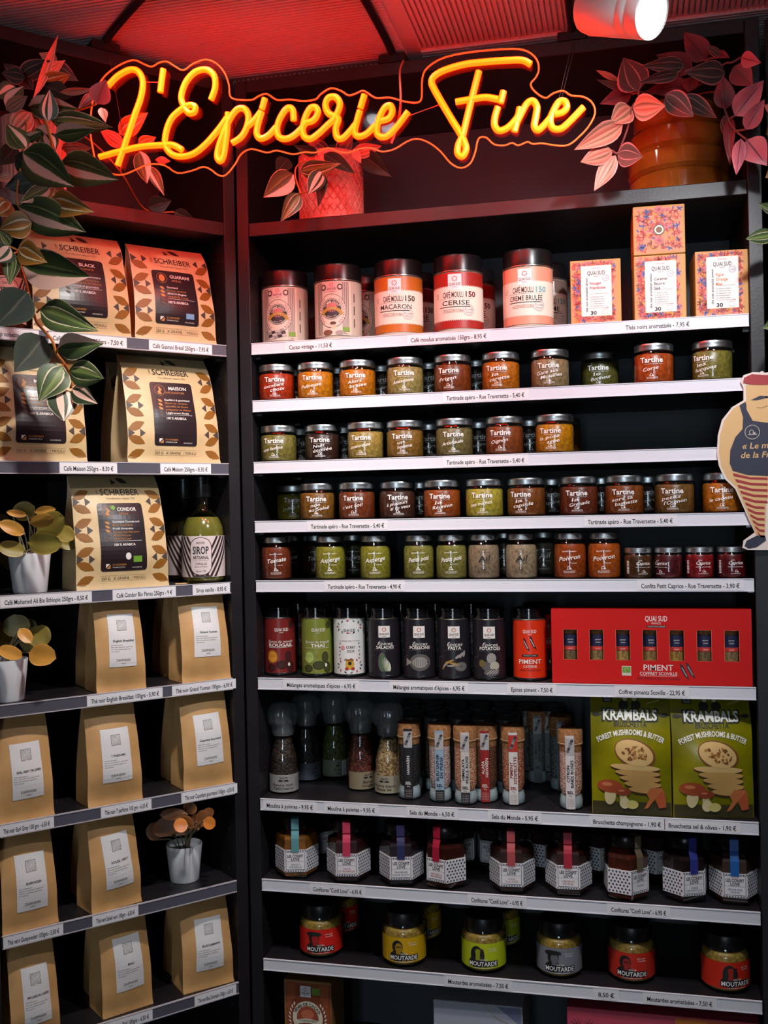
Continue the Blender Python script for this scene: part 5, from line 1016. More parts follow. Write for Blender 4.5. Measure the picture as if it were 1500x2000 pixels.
def coffee_print(S, w, h, name, sub, lines, emblem, seed):
    b = MB(); n = int((h-.012)/.0215)
    for i in range(n):
        z = .014+.0215*i
        for s in (-1, 1):
            lens(b, S, s*(w/2-.0135), z, .029, .0135, s*(.42 if i % 2 else -.42), .0005, GOLD)
            if i % 2: b.poly(S, [(s*(w/2-.019), z+.0045), (s*(w/2-.0275), z+.0107), (s*(w/2-.019), z+.017)][::s], .0005, TRI); b.poly(S, [(s*(w/2-.001), z+.004), (s*(w/2-.011), z+.0107), (s*(w/2-.001), z+.0175)][::s], .0005, TRI)
    lens(b, S, .012, h-.009, .020, .008, -.4, .0006, TRI); b.poly(S, [(-.006, h-.006), (.002, h-.012), (-.006, h-.015)], .0006, TRI)
    b.text(S, 'SCHREIBER', .004, h-.027, .0094, .0005, ink((62, 52, 48)), w=.064, bold=.012); b.text(S, 'CAFÉS', -.033, h-.027, .0022, .0005, ink((62, 52, 48)), rot=pi/2); b.text(S, 'Torréfacteur depuis 1931', .004, h-.0365, .0028, .0005, ink((120, 96, 70)), w=.048)
    z1 = h-.044; z0 = .027; b.rrect(S, -.0365, .0365, z0, z1, .0008, LBL, .0045)
    og = ink((196, 132, 66)); lt = ink((232, 226, 220)); b.ring(S, -.021, z1-.013, .0085, .0005, .0012, og, 24)
    P = [(-.003, -.006), (.003, -.006), (.001, -.002), (.004, .001), (.001, .004), (.000, .0065), (-.002, .0045), (-.001, .001), (-.004, -.003)]
    if emblem == 'turtle': b.ell(S, -.021, z1-.013, .005, .0062, .0012, og, n=12)
    else: b.poly(S, [(-.021+x, z1-.013+z) for x, z in P], .0012, og)
    b.text(S, name, .010, z1-.0095, .0052, .0012, lt, w=min(.034, .0052*len(name)), bold=.02); b.text(S, sub, .004, z1-.0165, .0030, .0012, og, w=min(.034, .0028*len(sub)))
    for i in range(5): lens(b, S, -.0235, z1-.030-.0062*i, .0085, .0042, -.5, .0012, og if i < 3 else ink((88, 70, 62)))
    zz = z1-.0285
    for i, (l, k) in enumerate(lines): b.text(S, l, -.0155, zz-.0052*i, .0029, .0012, lt if k else og, align='l', w=min(.044, .0023*len(l)), bold=.015 if k else 0)
    zz -= .0052*len(lines); b.rect(S, -.0155, .030, zz+.0018, zz+.0022, .0012, lt, 4); b.text(S, '100 % ARABICA', -.0155, zz-.0035, .0036, .0012, lt, align='l', w=.034, bold=.02)
    b.poly(S, [(-.029, z0+.011), (-.023, z0+.011), (-.029, z0+.005)], .0012, lt); b.poly(S, [(-.022, z0+.004), (-.022, z0+.010), (-.028, z0+.004)], .0012, og)
    b.text(S, 'SCHREIBER', -.019, z0+.0095, .0028, .0012, og, align='l', w=.022); b.text(S, 'TORRÉFACTEUR', -.019, z0+.0055, .0018, .0012, lt, align='l', w=.020); b.text(S, 'CAFÉ DE SPÉCIALITÉ', .020, z0+.0045, .0018, .0012, lt, w=.016)
    if seed == 2: b.rect(S, .014, .028, z0+.010, z0+.0185, .0012, ink((120, 166, 206)), 2)
    if seed == 5: b.rect(S, .014, .028, z0+.0125, z0+.022, .0012, GREENLOGO, 2); b.ell(S, .006, z0+.022, .0045, .0055, .0012, lt, n=12); b.ell(S, -.012, z1-.007, .0036, .0036, .0014, GREENLOGO, n=10)
    b.text(S, '250 G   X GRAINS   □ MOULU'.replace('□', '/'), 0, .016, .0040, .0005, ink((96, 76, 56)), w=.070); b.rect(S, -.036, .036, .0120, .0123, .0005, ink((150, 124, 90)), 4); b.rect(S, -.036, .036, .0200, .0203, .0005, ink((150, 124, 90)), 4)
    return b
def coffee_bag(row, pxa, pxb, v, h, info, seed, label, printed=True, rot=0, py=None):
    z = ZL[row]-.0005; py = py or 1000-(z-ZC)*FPX/1.56
    u0 = FL.hit(pxa, py, v)[0]; u1 = FL.hit(pxb, py, v)[0]; w = u1-u0; D = .066; v += .005
    t = thing('coffee_bag', label, 'coffee bag', FL.w((u0+u1)/2, v+D/2, z), FL.a+rot, 'coffee bags')
    me, S = paper_bag(w, h, D, KPC, seed, .95, .012); put(me, 'bag', t)
    coffee_print(S, w, h, *info, seed).build('print', t, 0)
    return w
EQ = [('Equilibré & gourmand', 1), ('Blend de variétés', 0), ('torréfié de façon', 0), ('artisanale en Alsace', 0), ('Légèrement fruité', 1)]
coffee_bag(0, 66, 258, .006, .160, ('BLACK', 'L’ITALIENNE', [('Mélange de caractère', 1), ('Torréfié lentement', 0), ('artisanale en Alsace', 0), ('Corsé et gourmand', 1)], 'bird'), 1, 'coffee bag on the top shelf, half hidden by hanging leaves')
coffee_bag(0, 266, 424, .006, .158, ('GUARANI', 'BRÉSIL', [('Gourmand', 1), ('Cacao, caramel', 0), ('RÉGION Mogiana', 1), ('VARIÉTÉS Catuai', 0)], 'turtle'), 2, 'coffee bag at the right of the top bag shelf, blue mark on its label')
coffee_bag(1, -14, 172, .006, .172, ('MAISON', 'CAFÉ SIGNATURE', EQ, 'bird'), 3, 'coffee bag at the left of the second bag shelf, behind the vine tip')
coffee_bag(1, 248, 432, .006, .172, ('MAISON', 'CAFÉ SIGNATURE', EQ, 'bird'), 4, 'coffee bag at the right of the second bag shelf, in front', rot=.04)
coffee_bag(1, 226, 398, .085, .172, ('MAISON', 'CAFÉ SIGNATURE', EQ, 'bird'), 6, 'coffee bag standing behind the right bag of the second shelf')
coffee_bag(2, 150, 332, .004, .174, ('CONDOR', 'PÉROU', [('Gourmand Chocolat noir', 1), ('Bien équilibré', 0), ('Profil Amandes', 1), ('Notes torréfaction', 0), ('RÉGION Junin', 0), ('PROCESS Lavé', 0)], 'bird'), 5, 'single coffee bag with green marks, between the plant and syrup bottles')
TEAI = ink((96, 92, 84))
def tea_print(S, w, h, name, cz, lw=.047, lh=.081, tilt=0):
    b = MB(); c, q = cos(tilt), sin(tilt); S2 = lambda x, z, o: S(x*c-z*q+.002, cz+x*q+z*c, o)
    b.rect(S2, -lw/2, lw/2, -lh/2, lh/2, .0006, ink((224, 222, 222)), 8, 12); s = .0075; z = lh*.29
    b.line(S2, [(-s, z-s), (s, z-s), (s, z+s), (-s, z+s), (-s, z-s)], .0006, .0009, TEAI)
    for k in (.3, .6, .9): b.line(S2, [(-s*k, z+s), (0, z+s*(1-k)), (s*k, z+s)], .0005, .0009, TEAI); b.line(S2, [(-s*k, z-s), (0, z-s*(1-k)), (s*k, z-s)], .0005, .0009, TEAI)
    for k in (.35, .7): b.line(S2, [(-s, z+s*k), (-s*(1-k), z), (-s, z-s*k)], .0005, .0009, TEAI); b.line(S2, [(s, z+s*k), (s*(1-k), z), (s, z-s*k)], .0005, .0009, TEAI)
    b.text(S2, name, .002, .000, .0032, .0009, ink((60, 58, 56)), w=min(lw*.8, .0026*len(name)), bold=.02)
    for i, k in enumerate((.5, .95, .85, .35)): b.text(S2, 'thé noir parfumé agrumes', -lw*.44, -.0062-.0032*i, .0015, .0009, TEAI, align='l', w=lw*.85*k)
    b.rect(S2, -lw*.44, lw*.40, -.0200, -.0198, .0009, ink((170, 166, 160))); b.text(S2, 'DAMMANN', 0, -lh*.37, .0040, .0009, TEAI, w=.022); b.text(S2, 'FRÈRES', 0, -lh*.435, .0016, .0009, TEAI, w=.007); return b
def tea_bag(row, pxa, pxb, pyb, v, h, name, label, seed, lc=.42, front=True, rot=0, group='tea bags in front', tilt=0):
    z = ZL[row]-.0005; u0 = FL.hit(pxa, pyb, v)[0]; u1 = FL.hit(pxb, pyb, v)[0]; w = u1-u0; D = .052; v += .004
    t = thing('tea_bag', label, 'tea bag', FL.w((u0+u1)/2, v+D/2, z), FL.a+rot, group)
    me, S = paper_bag(w, h, D, KP, seed, .92); put(me, 'bag', t)
    if name: tea_print(S, w, h, name, h*lc, min(.047, w*.56), .078, tilt).build('label', t, 0)
    return t
T1 = [(3, 190, 287, 1348, .004, .152, 'English Breakfast', 'paper tea bag on the uppermost tea shelf, left one'), (3, 357, 452, 1332, .004, .156, 'Grand Yunnan', 'paper tea bag on the uppermost tea shelf, right one'),
 (4, -6, 107, 1595, .004, .152, 'EARL GREY YIN ZHEN', 'paper tea bag at the left of the second tea shelf'), (4, 172, 280, 1566, .004, .158, '7 PARFUMS', 'paper tea bag in the middle of the second tea shelf'), (4, 361, 456, 1537, .004, .164, 'Cuperlant Gourmand', 'paper tea bag at the right of the second tea shelf'),
 (5, 3, 115, 1808, .004, .146, 'GUNPOWDER', 'paper tea bag at the left of the shelf with the rust-leaved plant'), (5, 175, 277, 1777, .004, .156, 'SOLEIL VERT', 'paper tea bag left of the rust-leaved plant'),
 (6, 20, 119, 2020, .004, .146, 'MACARON CASSIS', 'paper tea bag at the bottom left corner'), (6, 199, 300, 1982, .012, .160, 'BALI', 'paper tea bag in the middle of the lowest tea shelf'), (6, 362, 459, 1935, .010, .152, 'BLUE DAMMANN', 'paper tea bag at the right of the lowest tea shelf')]
for i, (r, a, c, py, v, h, nm, l) in enumerate(T1): tea_bag(r, a, c, py, v, h, nm, l, i*3+1, .50 if r == 3 else .46, rot=(0, 0, .03, .02, -.02, .04, .10, .03, .05, -.06)[i], tilt=(-.03, -.03, .02, .0, .02, .0, .05, .02, .03, -.02)[i])
for i, (r, a, c, py, v, h, l) in enumerate(((3, 170, 258, 1335, .060, .146, 'tea bag tucked behind the left bag of the uppermost tea shelf'), (3, 338, 425, 1322, .060, .150, 'tea bag tucked behind the right bag of the uppermost tea shelf'), (4, 340, 428, 1520, .060, .152, 'tea bag tucked behind the right bag of the second tea shelf'), (5, 160, 252, 1760, .062, .136, 'tea bag tucked behind the bag beside the rust-leaved plant'), (6, 186, 276, 1962, .070, .150, 'tea bag tucked behind the middle bag of the lowest tea shelf'), (6, 345, 432, 1915, .068, .146, 'tea bag tucked behind the right bag of the lowest tea shelf'), (3, 322, 402, 1318, .115, .15, 'rearmost tea bag at the right of the uppermost tea shelf'))): tea_bag(r, a, c, py, v, h, None, l, 40+i, group='tea bags behind')
# dark crumpled foil bag on the lowest shelf at the left
fb = thing('foil_bag', 'black crumpled foil bag under the lowest tea shelf', 'bag', FL.w(-.085, .06, ZL[7]-.0005), FL.a)
b, S = pillow(fb, .085, .142, .05, mat('black_foil', (30, 34, 40), .18, .5, bump=(120, .8)), 9); b.build('bag', fb, 40)
MB().rect(S, -.030, .030, .020, .075, .0008, ink((60, 60, 66)), 8, 8).text(S, 'THÉ', 0, .05, .010, .0012, LT, w=.03).build('label', fb, 0)
# ------------------------------------------------------------------ syrup bottles
BR_ = .0345
B_GL = MB().lathe([(0, .0006), (BR_*.9, .0006), (BR_, .004), (BR_, .078), (BR_*.96, .090), (BR_*.80, .104), (BR_*.50, .113), (.0125, .118), (.0122, .150), (.0140, .151), (.0140, .156)], GLASS, 40).mesh('glass', 60)
B_CAP = MB().lathe([(.0142, .138), (.0146, .139), (.0146, .1655), (.0165, .166), (.0165, .1705), (.0150, .172), (0, .172)], mat('black_bottle_cap', (22, 21, 23), .3), 28).mesh('cap', 40)
def bottle(row, px, v, liq, lab, rot, label, text_='VANILLE', h=1.0):
    z = ZL[row]-.0005; py = 1000-(z+.05-ZC)*FPX/1.6; u = FL.hit(px, py, v)[0]; t = thing('syrup_bottle', label, 'bottle', FL.w(u, v, z), FL.facing(u, v)+rot, 'syrup bottles')
    MB().lathe([(0, .003), (BR_*.9, .003), (BR_*.96, .006), (BR_*.96, .078), (BR_*.92, .090), (BR_*.76, .103), (BR_*.70, .1055), (0, .1065)], mat('syrup_%d_%d_%d' % liq, liq, .15, spec=.6), 32).build('syrup', t, 60)
    put(B_GL, 'glass', t); put(B_CAP, 'cap', t); b = MB(); Sx = cyl(BR_); bg = ink(lab); dk = ink((52, 32, 34))
    b.rect(Sx, -.060, .060, .010, .0755, .0003, bg, 30)
    for i in range(-9, 10):
        x = i*.0078
        for s in (-1, 1):
            P = [(x, .0425), (x+.0042, .0425), (x+.0042+s*.018, .0750), (x+s*.018, .0750)]; P2 = [(x, .0425), (x+.0042, .0425), (x+.0042-s*.018, .0105), (x-s*.018, .0105)]
            if s*x > .004 and abs(x) < .042: b.poly(Sx, P, .0005, dk); b.poly(Sx, P2, .0005, dk)
    b.rrect(Sx, -.0175, .0175, .0130, .0735, .0008, dk, .015); b.rrect(Sx, -.0165, .0165, .0140, .0725, .0010, bg, .0145)
    b.text(Sx, 'QUAI SUD', 0, .0650, .0032, .0012, INK, w=.013, bold=.01); b.text(Sx, 'SIROP', 0, .0530, .0120, .0012, INK, w=.025, bold=.02); b.text(Sx, 'ARTISANAL', 0, .0415, .0052, .0012, INK, w=.025, bold=.02); b.rect(Sx, -.012, .012, .0365, .0368, .0012, INK, 4); b.text(Sx, text_, 0, .0315, .0036, .0012, INK, w=.018); b.text(Sx, 'élaboré en Provence', 0, .0268, .0018, .0012, INK, w=.020); b.text(Sx, 'depuis 1906', 0, .0200, .0030, .0012, INK, w=.016, shear=.3)
    b.build('label', t, 0)
bottle(2, 397, .040, (116, 112, 44), (222, 206, 204), -.12, 'syrup bottle with zigzag label, front, right of the coffee bag')
bottle(2, 362, .118, (60, 50, 30), (200, 184, 182), .3, 'syrup bottle behind the front one, mostly shaded')  # rear bottles: syrup and label colours darkened to stand for shade
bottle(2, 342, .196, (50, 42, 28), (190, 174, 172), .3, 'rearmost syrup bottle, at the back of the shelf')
bottle(0, 2, .042, (90, 30, 20), (226, 150, 140), .25, 'syrup bottle with pink-lit label behind the trailing leaves', 'NOISETTE')  # pink light is put into this label's colour
# ------------------------------------------------------------------ plants
def leaf_mat(name, stops, rough=.42, nz=.05):
    """stops: colour bands across the blade (0..1), slightly wavy"""
    m = bpy.data.materials.new(name); m.use_nodes = True; nt = m.node_tree; b = nt.nodes['Principled BSDF']; b.inputs['Roughness'].default_value = rough
    uv = nt.nodes.new('ShaderNodeUVMap'); uv.uv_map = 'UVMap'; sx = nt.nodes.new('ShaderNodeSeparateXYZ'); nt.links.new(uv.outputs[0], sx.inputs[0])
    n = nt.nodes.new('ShaderNodeTexNoise'); n.inputs['Scale'].default_value = 6; n.inputs['Detail'].default_value = 4; mp = nt.nodes.new('ShaderNodeMapping'); mp.inputs['Scale'].default_value = (3.2, .5, 1)
    nt.links.new(uv.outputs[0], mp.inputs[0]); nt.links.new(mp.outputs[0], n.inputs['Vector'])
    ma = nt.nodes.new('ShaderNodeMath'); ma.operation = 'MULTIPLY_ADD'; ma.inputs[1].default_value = nz*2; nt.links.new(n.outputs['Fac'], ma.inputs[0])
    sb = nt.nodes.new('ShaderNodeMath'); sb.operation = 'SUBTRACT'; sb.inputs[1].default_value = nz; nt.links.new(sx.outputs[0], sb.inputs[0]); nt.links.new(sb.outputs[0], ma.inputs[2])
    r = nt.nodes.new('ShaderNodeValToRGB'); e = r.color_ramp.elements; e[0].position = stops[0][0]; e[0].color = (*lin(stops[0][1]), 1); e[1].position = stops[-1][0]; e[1].color = (*lin(stops[-1][1]), 1)
    for p, c in stops[1:-1]: x = e.new(p); x.color = (*lin(c), 1)
    nt.links.new(ma.outputs[0], r.inputs[0]); nt.links.new(r.outputs[0], b.inputs['Base Color']); MATS[name] = m; return m
G, GD, GL, PK, CR, OR = (80, 96, 52), (48, 62, 42), (126, 138, 78), (240, 190, 172), (232, 216, 180), (190, 122, 48)
LM = {
 'tri': leaf_mat('leaf_green_pink_band', [(0, CR), (.03, G), (.30, GD), (.34, GL), (.37, GD), (.52, G), (.55, PK), (.74, PK), (.77, G), (1, GD)]),
 'side': leaf_mat('leaf_half_pink', [(0, PK), (.34, PK), (.37, G), (.55, GD), (.60, GL), (.63, G), (.96, GD), (1, CR)]),
 'green': leaf_mat('leaf_green_lined', [(0, CR), (.04, G), (.24, GD), (.28, CR), (.31, G), (.50, GL), (.53, G), (.70, GD), (.73, CR), (.76, G), (1, GD)]),
 'dark': leaf_mat('leaf_dark', [(0, (84, 86, 66)), (.05, (46, 54, 42)), (.45, (38, 46, 40)), (.5, (84, 84, 66)), (.55, (38, 46, 40)), (1, (52, 60, 46))]),
 'gold': leaf_mat('leaf_gold', [(0, CR), (.05, OR), (.30, (126, 98, 44)), (.36, CR), (.41, OR), (.62, (140, 92, 40)), (.68, CR), (.72, (120, 98, 50)), (1, OR)]),
 'pink': leaf_mat('leaf_pink_underside', [(0, (206, 110, 122)), (.46, (186, 92, 108)), (.49, (84, 22, 34)), (.52, (84, 22, 34)), (.55, (186, 92, 108)), (1, (206, 110, 122))], nz=.015),
 'mauve': leaf_mat('leaf_mauve_rimmed', [(0, (214, 126, 126)), (.05, (204, 110, 112)), (.08, (82, 66, 62)), (.30, (74, 58, 56)), (.33, (196, 130, 126)), (.36, (82, 66, 62)), (.66, (76, 60, 58)), (.69, (196, 130, 126)), (.72, (82, 64, 62)), (.94, (82, 66, 62)), (1, (214, 126, 126))], nz=.03),  # mauve, rose, wine: own pigment plus red neon light in the colour
 'rose': leaf_mat('leaf_rose_striped', [(0, (246, 170, 156)), (.10, (206, 104, 84)), (.28, (236, 150, 130)), (.36, (130, 96, 66)), (.50, (240, 156, 138)), (.58, (190, 96, 74)), (.76, (240, 156, 138)), (.84, (140, 100, 70)), (1, (246, 170, 156))], nz=.03),
 'wine': leaf_mat('leaf_wine', [(0, (150, 60, 66)), (.47, (122, 44, 50)), (.5, (70, 22, 28)), (.53, (122, 44, 50)), (1, (150, 60, 66))], nz=.02),
 'stripe': leaf_mat('leaf_white_striped', [(0, GD), (.14, GD), (.16, PK), (.30, PK), (.32, GD), (.44, GD), (.46, PK), (.68, PK), (.70, GD), (.96, GD), (1, CR)], nz=.02),
 'olive': leaf_mat('leaf_olive_yellow', [(0, (186, 160, 70)), (.1, (140, 124, 56)), (.5, (156, 138, 62)), (.9, (140, 122, 56)), (1, (190, 164, 76))], nz=.06),
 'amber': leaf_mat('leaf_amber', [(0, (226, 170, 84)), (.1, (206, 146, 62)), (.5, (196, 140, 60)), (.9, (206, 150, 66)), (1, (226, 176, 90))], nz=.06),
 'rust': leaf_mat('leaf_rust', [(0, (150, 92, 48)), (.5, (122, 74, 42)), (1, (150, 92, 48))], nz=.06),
 'rustlit': leaf_mat('leaf_rust_bright', [(0, (226, 136, 56)), (.5, (206, 120, 48)), (1, (226, 136, 56))], nz=.06)}  # brighter copy of the rust leaf, light put into the colour
_leaf = {}
def leaf_mesh(kind, shape, var):
    k = (kind, shape, var)
    if k in _leaf: return _leaf[k]
    nu, nv = 6, 9; vs = []; uv = []; fs = []
    for j in range(nv+1):
        t = j/nv
        if shape == 'point': wd = (sin(pi*t**.72)**.9)*.5 if 0 < t < 1 else .02*(1-t); wd *= (1-.25*t*t)
        elif shape == 'thin': wd = .5*sin(pi*t**.85)**1.1 if 0 < t < 1 else 0.005
        else: wd = .5*math.sqrt(max(0, 1-(2*t-1)**2))*(1+.08*sin(3*t)) if 0 < t < 1 else .02
        for i in range(nu+1):
            s = 2*i/nu-1; z = .10*(1-abs(s))*(-1 if var != 2 else .6)*wd*2 + (.10, .22, -.10)[var]*sin(pi*t)*.6 - (.05, .18, .05)[var]*t*t + .015*sin(7*t+3*s*var)
            vs.append((s*wd, t, z)); uv.append((i/nu, t))
    for j in range(nv):
        for i in range(nu): a = j*(nu+1)+i; fs.append((a, a+1, a+nu+2, a+nu+1))
    me = bpy.data.meshes.new('leaf'); me.from_pydata(vs, [], fs); me.materials.append(LM[kind]); l = me.uv_layers.new(name='UVMap')
    for p in me.polygons:
        for li in p.loop_indices: l.data[li].uv = uv[me.loops[li].vertex_index]
    me.shade_smooth(); _leaf[k] = me; return me
RL = random.Random(3)
def add_leaf(root, base, tip, wpx, kind, roll=None, shape='point', var=None, flip=False):
    """base, tip = (px, py, distance); wpx = blade width in picture pixels"""
    B = at(*base); T = at(*tip); Y = T-B; L = Y.length; Zm = (base[2]+tip[2])/2; y = Y/L
    n = (CAM-(B+T)/2).normalized(); n = (n-y*n.dot(y)).normalized(); roll = RL.uniform(-.35, .35) if roll is None else roll
    n = Matrix.Rotation(roll, 3, y) @ n; x = y.cross(n)
    w = wpx*Zm/FPX/max(.5, cos(roll))*1.32
    if flip: x = -x; n = n
    M = Matrix(((x.x*w, y.x*L, n.x*L*.6, B.x), (x.y*w, y.y*L, n.y*L*.6, B.y), (x.z*w, y.z*L, n.z*L*.6, B.z), (0, 0, 0, 1)))
    o = put(leaf_mesh(kind, shape, RL.randrange(3) if var is None else var), 'leaf', root); o.matrix_basis = Matrix.Translation(-Vector(root.location)) @ M; return o
def stem(root, pts, r, m, k=5):
    P = spline([at(*p)-Vector(root.location) for p in pts], k); MB().tube(P, r, m, 6).build('stem', root)
STEM = mat('vine_stem', (176, 112, 48), .5); STEMR = mat('vine_stem_mauve', (140, 70, 66), .5); STEMG = mat('pale_plant_stem', (150, 140, 110), .6); SOIL = mat('potting_soil', (36, 28, 24), .9, bump=(200, .8))
def modlathe(prof, n, m, fn):
    b = MB(); b.lathe(prof, m, n)
    for j, (r, h) in enumerate(prof):
        for i in range(n):
            x, y, z = b.v[j*n+i]; k = fn(2*pi*i/n, h); b.v[j*n+i] = (x*k, y*k, z)
    return b
# --- trailing plant in fluted pink pot, top of the left bookcase
uu, _ = FL.hit(64, 330, .062); tp = thing('trailing_plant', 'trailing striped-leaf plant in a fluted pink pot, hanging down the left bookcase', 'potted plant', FL.w(uu, .062, TOPSHELF), 0, 'plants on top of the bookcases')
PINKP = mat('pink_ceramic', (222, 140, 128), .35); PINKF = mat('pink_fluted_ceramic', (226, 150, 138), .4)
modlathe([(.0455, 0), (.0465, .002), (.0475, .06), (.0480, .118), (.0470, .121), (.0440, .121), (.0435, .10)], 240, PINKF, lambda a, h: 1+.024*cos(40*a)*(1 if .001 < h < .119 else 0)).build('pot', tp, 0)
MB().lathe([(0, .098), (.0434, .098)], SOIL, 24).build('soil', tp)
TPL = [((65,192,1.44),(116,67,1.46),13,'rose',.5,'thin'), ((112,123,1.47),(76,103,1.46),19,'rose',.2,'point'), ((102,127,1.47),(151,157,1.47),26,'mauve',None,'point'), ((83,163,1.46),(137,147,1.44),26,'gold',.3,'point'), ((117,180,1.43),(183,175,1.41),11,'rose',.2,'thin'), ((182,183,1.43),(153,212,1.42),14,'mauve',None,'point'), ((188,203,1.42),(207,155,1.41),34,'wine',0,'point'), ((197,210,1.42),(207,238,1.42),14,'rose',None,'point'), ((65,175,1.47),(3,117,1.48),24,'mauve',.3,'point'), ((48,152,1.45),(2,142,1.46),26,'mauve',None,'point'), ((67,177,1.48),(58,115,1.50),36,'dark',.1,'point'), ((12,215,1.41),(53,188,1.39),22,'rose',None,'point'), ((12,210,1.42),(47,168,1.41),24,'side',None,'point'),
 ((55,208,1.44),(150,212,1.42),36,'side',0,'point'), ((94,237,1.41),(97,175,1.40),29,'stripe',0,'point'), ((100,235,1.42),(217,249,1.39),36,'green',.1,'point'), ((108,262,1.41),(185,252,1.38),30,'side',.1,'point'), ((50,290,1.40),(12,240,1.40),36,'tri',None,'point'), ((50,275,1.41),(80,257,1.40),15,'side',None,'point'), ((87,262,1.42),(107,297,1.41),32,'stripe',0,'point'),
 ((45,297,1.40),(143,364,1.36),64,'tri',.1,'point'), ((118,318,1.43),(230,351,1.40),54,'tri',0,'point'), ((72,353,1.42),(8,365,1.42),36,'dark',.1,'point'), ((32,285,1.43),(0,323,1.43),30,'dark',None,'point'), ((23,345,1.41),(-10,350,1.41),15,'rose',None,'point'), ((97,367,1.42),(40,395,1.40),26,'side',None,'point'), ((100,390,1.41),(174,412,1.37),42,'gold',.05,'point'), ((37,403,1.42),(165,453,1.38),58,'tri',.1,'point'), ((62,435,1.41),(-4,447,1.41),42,'gold',.2,'point'),
 ((36,484,1.41),(87,511,1.39),40,'gold',.1,'point'), ((18,481,1.40),(-12,512,1.39),38,'stripe',None,'point'), ((19,480,1.41),(-2,449,1.41),22,'green',None,'point'), ((26,496,1.41),(18,556,1.40),27,'green',None,'point'), ((44,519,1.42),(174,540,1.37),62,'side',0,'point'), ((55,571,1.41),(-9,638,1.40),60,'dark',.1,'point'), ((79,603,1.42),(182,643,1.38),50,'green',0,'point'), ((87,658,1.42),(28,727,1.40),58,'dark',0,'point'), ((113,680,1.42),(196,671,1.39),42,'side',0,'point'), ((135,723,1.42),(202,739,1.39),42,'green',0,'point'), ((122,715,1.42),(76,781,1.40),52,'green',.1,'point'), ((120,759,1.42),(125,822,1.40),46,'stripe',0,'point'), ((141,759,1.42),(186,787,1.40),33,'stripe',.1,'point'),
 ((233,262,1.52),(288,220,1.51),30,'gold',None,'point'), ((240,285,1.52),(193,250,1.51),22,'rose',None,'point'), ((272,295,1.53),(287,358,1.52),26,'side',None,'point'), ((290,325,1.53),(321,380,1.53),19,'tri',None,'point'), ((270,283,1.53),(305,268,1.53),20,'gold',None,'point'), ((303,312,1.54),(333,315,1.54),11,'rose',None,'thin'), ((290,405,1.62),(335,392,1.62),28,'dark',None,'point'), ((340,414,1.63),(382,432,1.63),20,'dark',None,'point')]
TPL += [((40,150,1.47),(98,118,1.45),30,'mauve',.2,'point'), ((80,150,1.46),(128,118,1.46),20,'rose',.3,'point'), ((70,160,1.46),(140,190,1.45),40,'dark',.1,'point'), ((30,170,1.44),(-8,190,1.43),30,'tri',.1,'point'), ((60,220,1.43),(18,262,1.42),34,'rose',.1,'point'), ((110,215,1.45),(160,232,1.43),26,'mauve',.2,'point'), ((70,250,1.43),(100,282,1.42),30,'side',.1,'point'), ((30,305,1.43),(70,335,1.42),34,'dark',.2,'point'), ((120,290,1.46),(178,290,1.44),20,'rose',.3,'point'), ((20,395,1.43),(-10,420,1.42),36,'gold',.2,'point'), ((40,415,1.44),(95,430,1.43),30,'dark',.2,'point'), ((90,345,1.44),(130,385,1.43),24,'rose',.2,'point')]
for b0, t0, w, k, ro, sh in TPL: add_leaf(tp, b0, t0, w, k, ro, sh, flip=(k == 'side' and t0[1] > 530 and t0[1] < 545))
stem(tp, [(64, 225, 1.52), (90, 240, 1.43), (104, 300, 1.41), (107, 355, 1.415), (98, 385, 1.42), (86, 410, 1.42), (72, 437, 1.42), (50, 465, 1.42), (37, 490, 1.42), (40, 520, 1.425), (50, 550, 1.425), (60, 590, 1.43), (70, 625, 1.43), (85, 645, 1.43), (102, 665, 1.43), (110, 690, 1.43), (125, 710, 1.43), (133, 725, 1.43), (136, 745, 1.43), (139, 758, 1.43)], .0021, STEM)
for P in ([(60, 225, 1.52), (52, 235, 1.43), (50, 270, 1.41), (46, 297, 1.405)], [(64, 225, 1.52), (40, 330, 1.43), (33, 380, 1.42), (37, 405, 1.42), (62, 435, 1.42)], [(70, 225, 1.52), (90, 262, 1.43), (118, 318, 1.43)], [(62, 225, 1.52), (66, 190, 1.45), (100, 130, 1.47)], [(72, 225, 1.52), (150, 215, 1.44), (188, 203, 1.42)], [(80, 225, 1.53), (170, 270, 1.52), (235, 335, 1.54), (282, 408, 1.62), (340, 414, 1.63)], [(37, 490, 1.42), (18, 481, 1.405)], [(37, 490, 1.42), (26, 496, 1.41)], [(235, 335, 1.54), (245, 290, 1.52), (272, 285, 1.53)], [(136, 745, 1.43), (120, 759, 1.42)], [(58, 580, 1.43), (55, 571, 1.41)], [(72, 610, 1.43), (79, 603, 1.42)], [(100, 660, 1.43), (87, 658, 1.42)], [(110, 690, 1.43), (113, 680, 1.42)], [(125, 710, 1.43), (122, 715, 1.42)]): stem(tp, P, .0014, STEM)
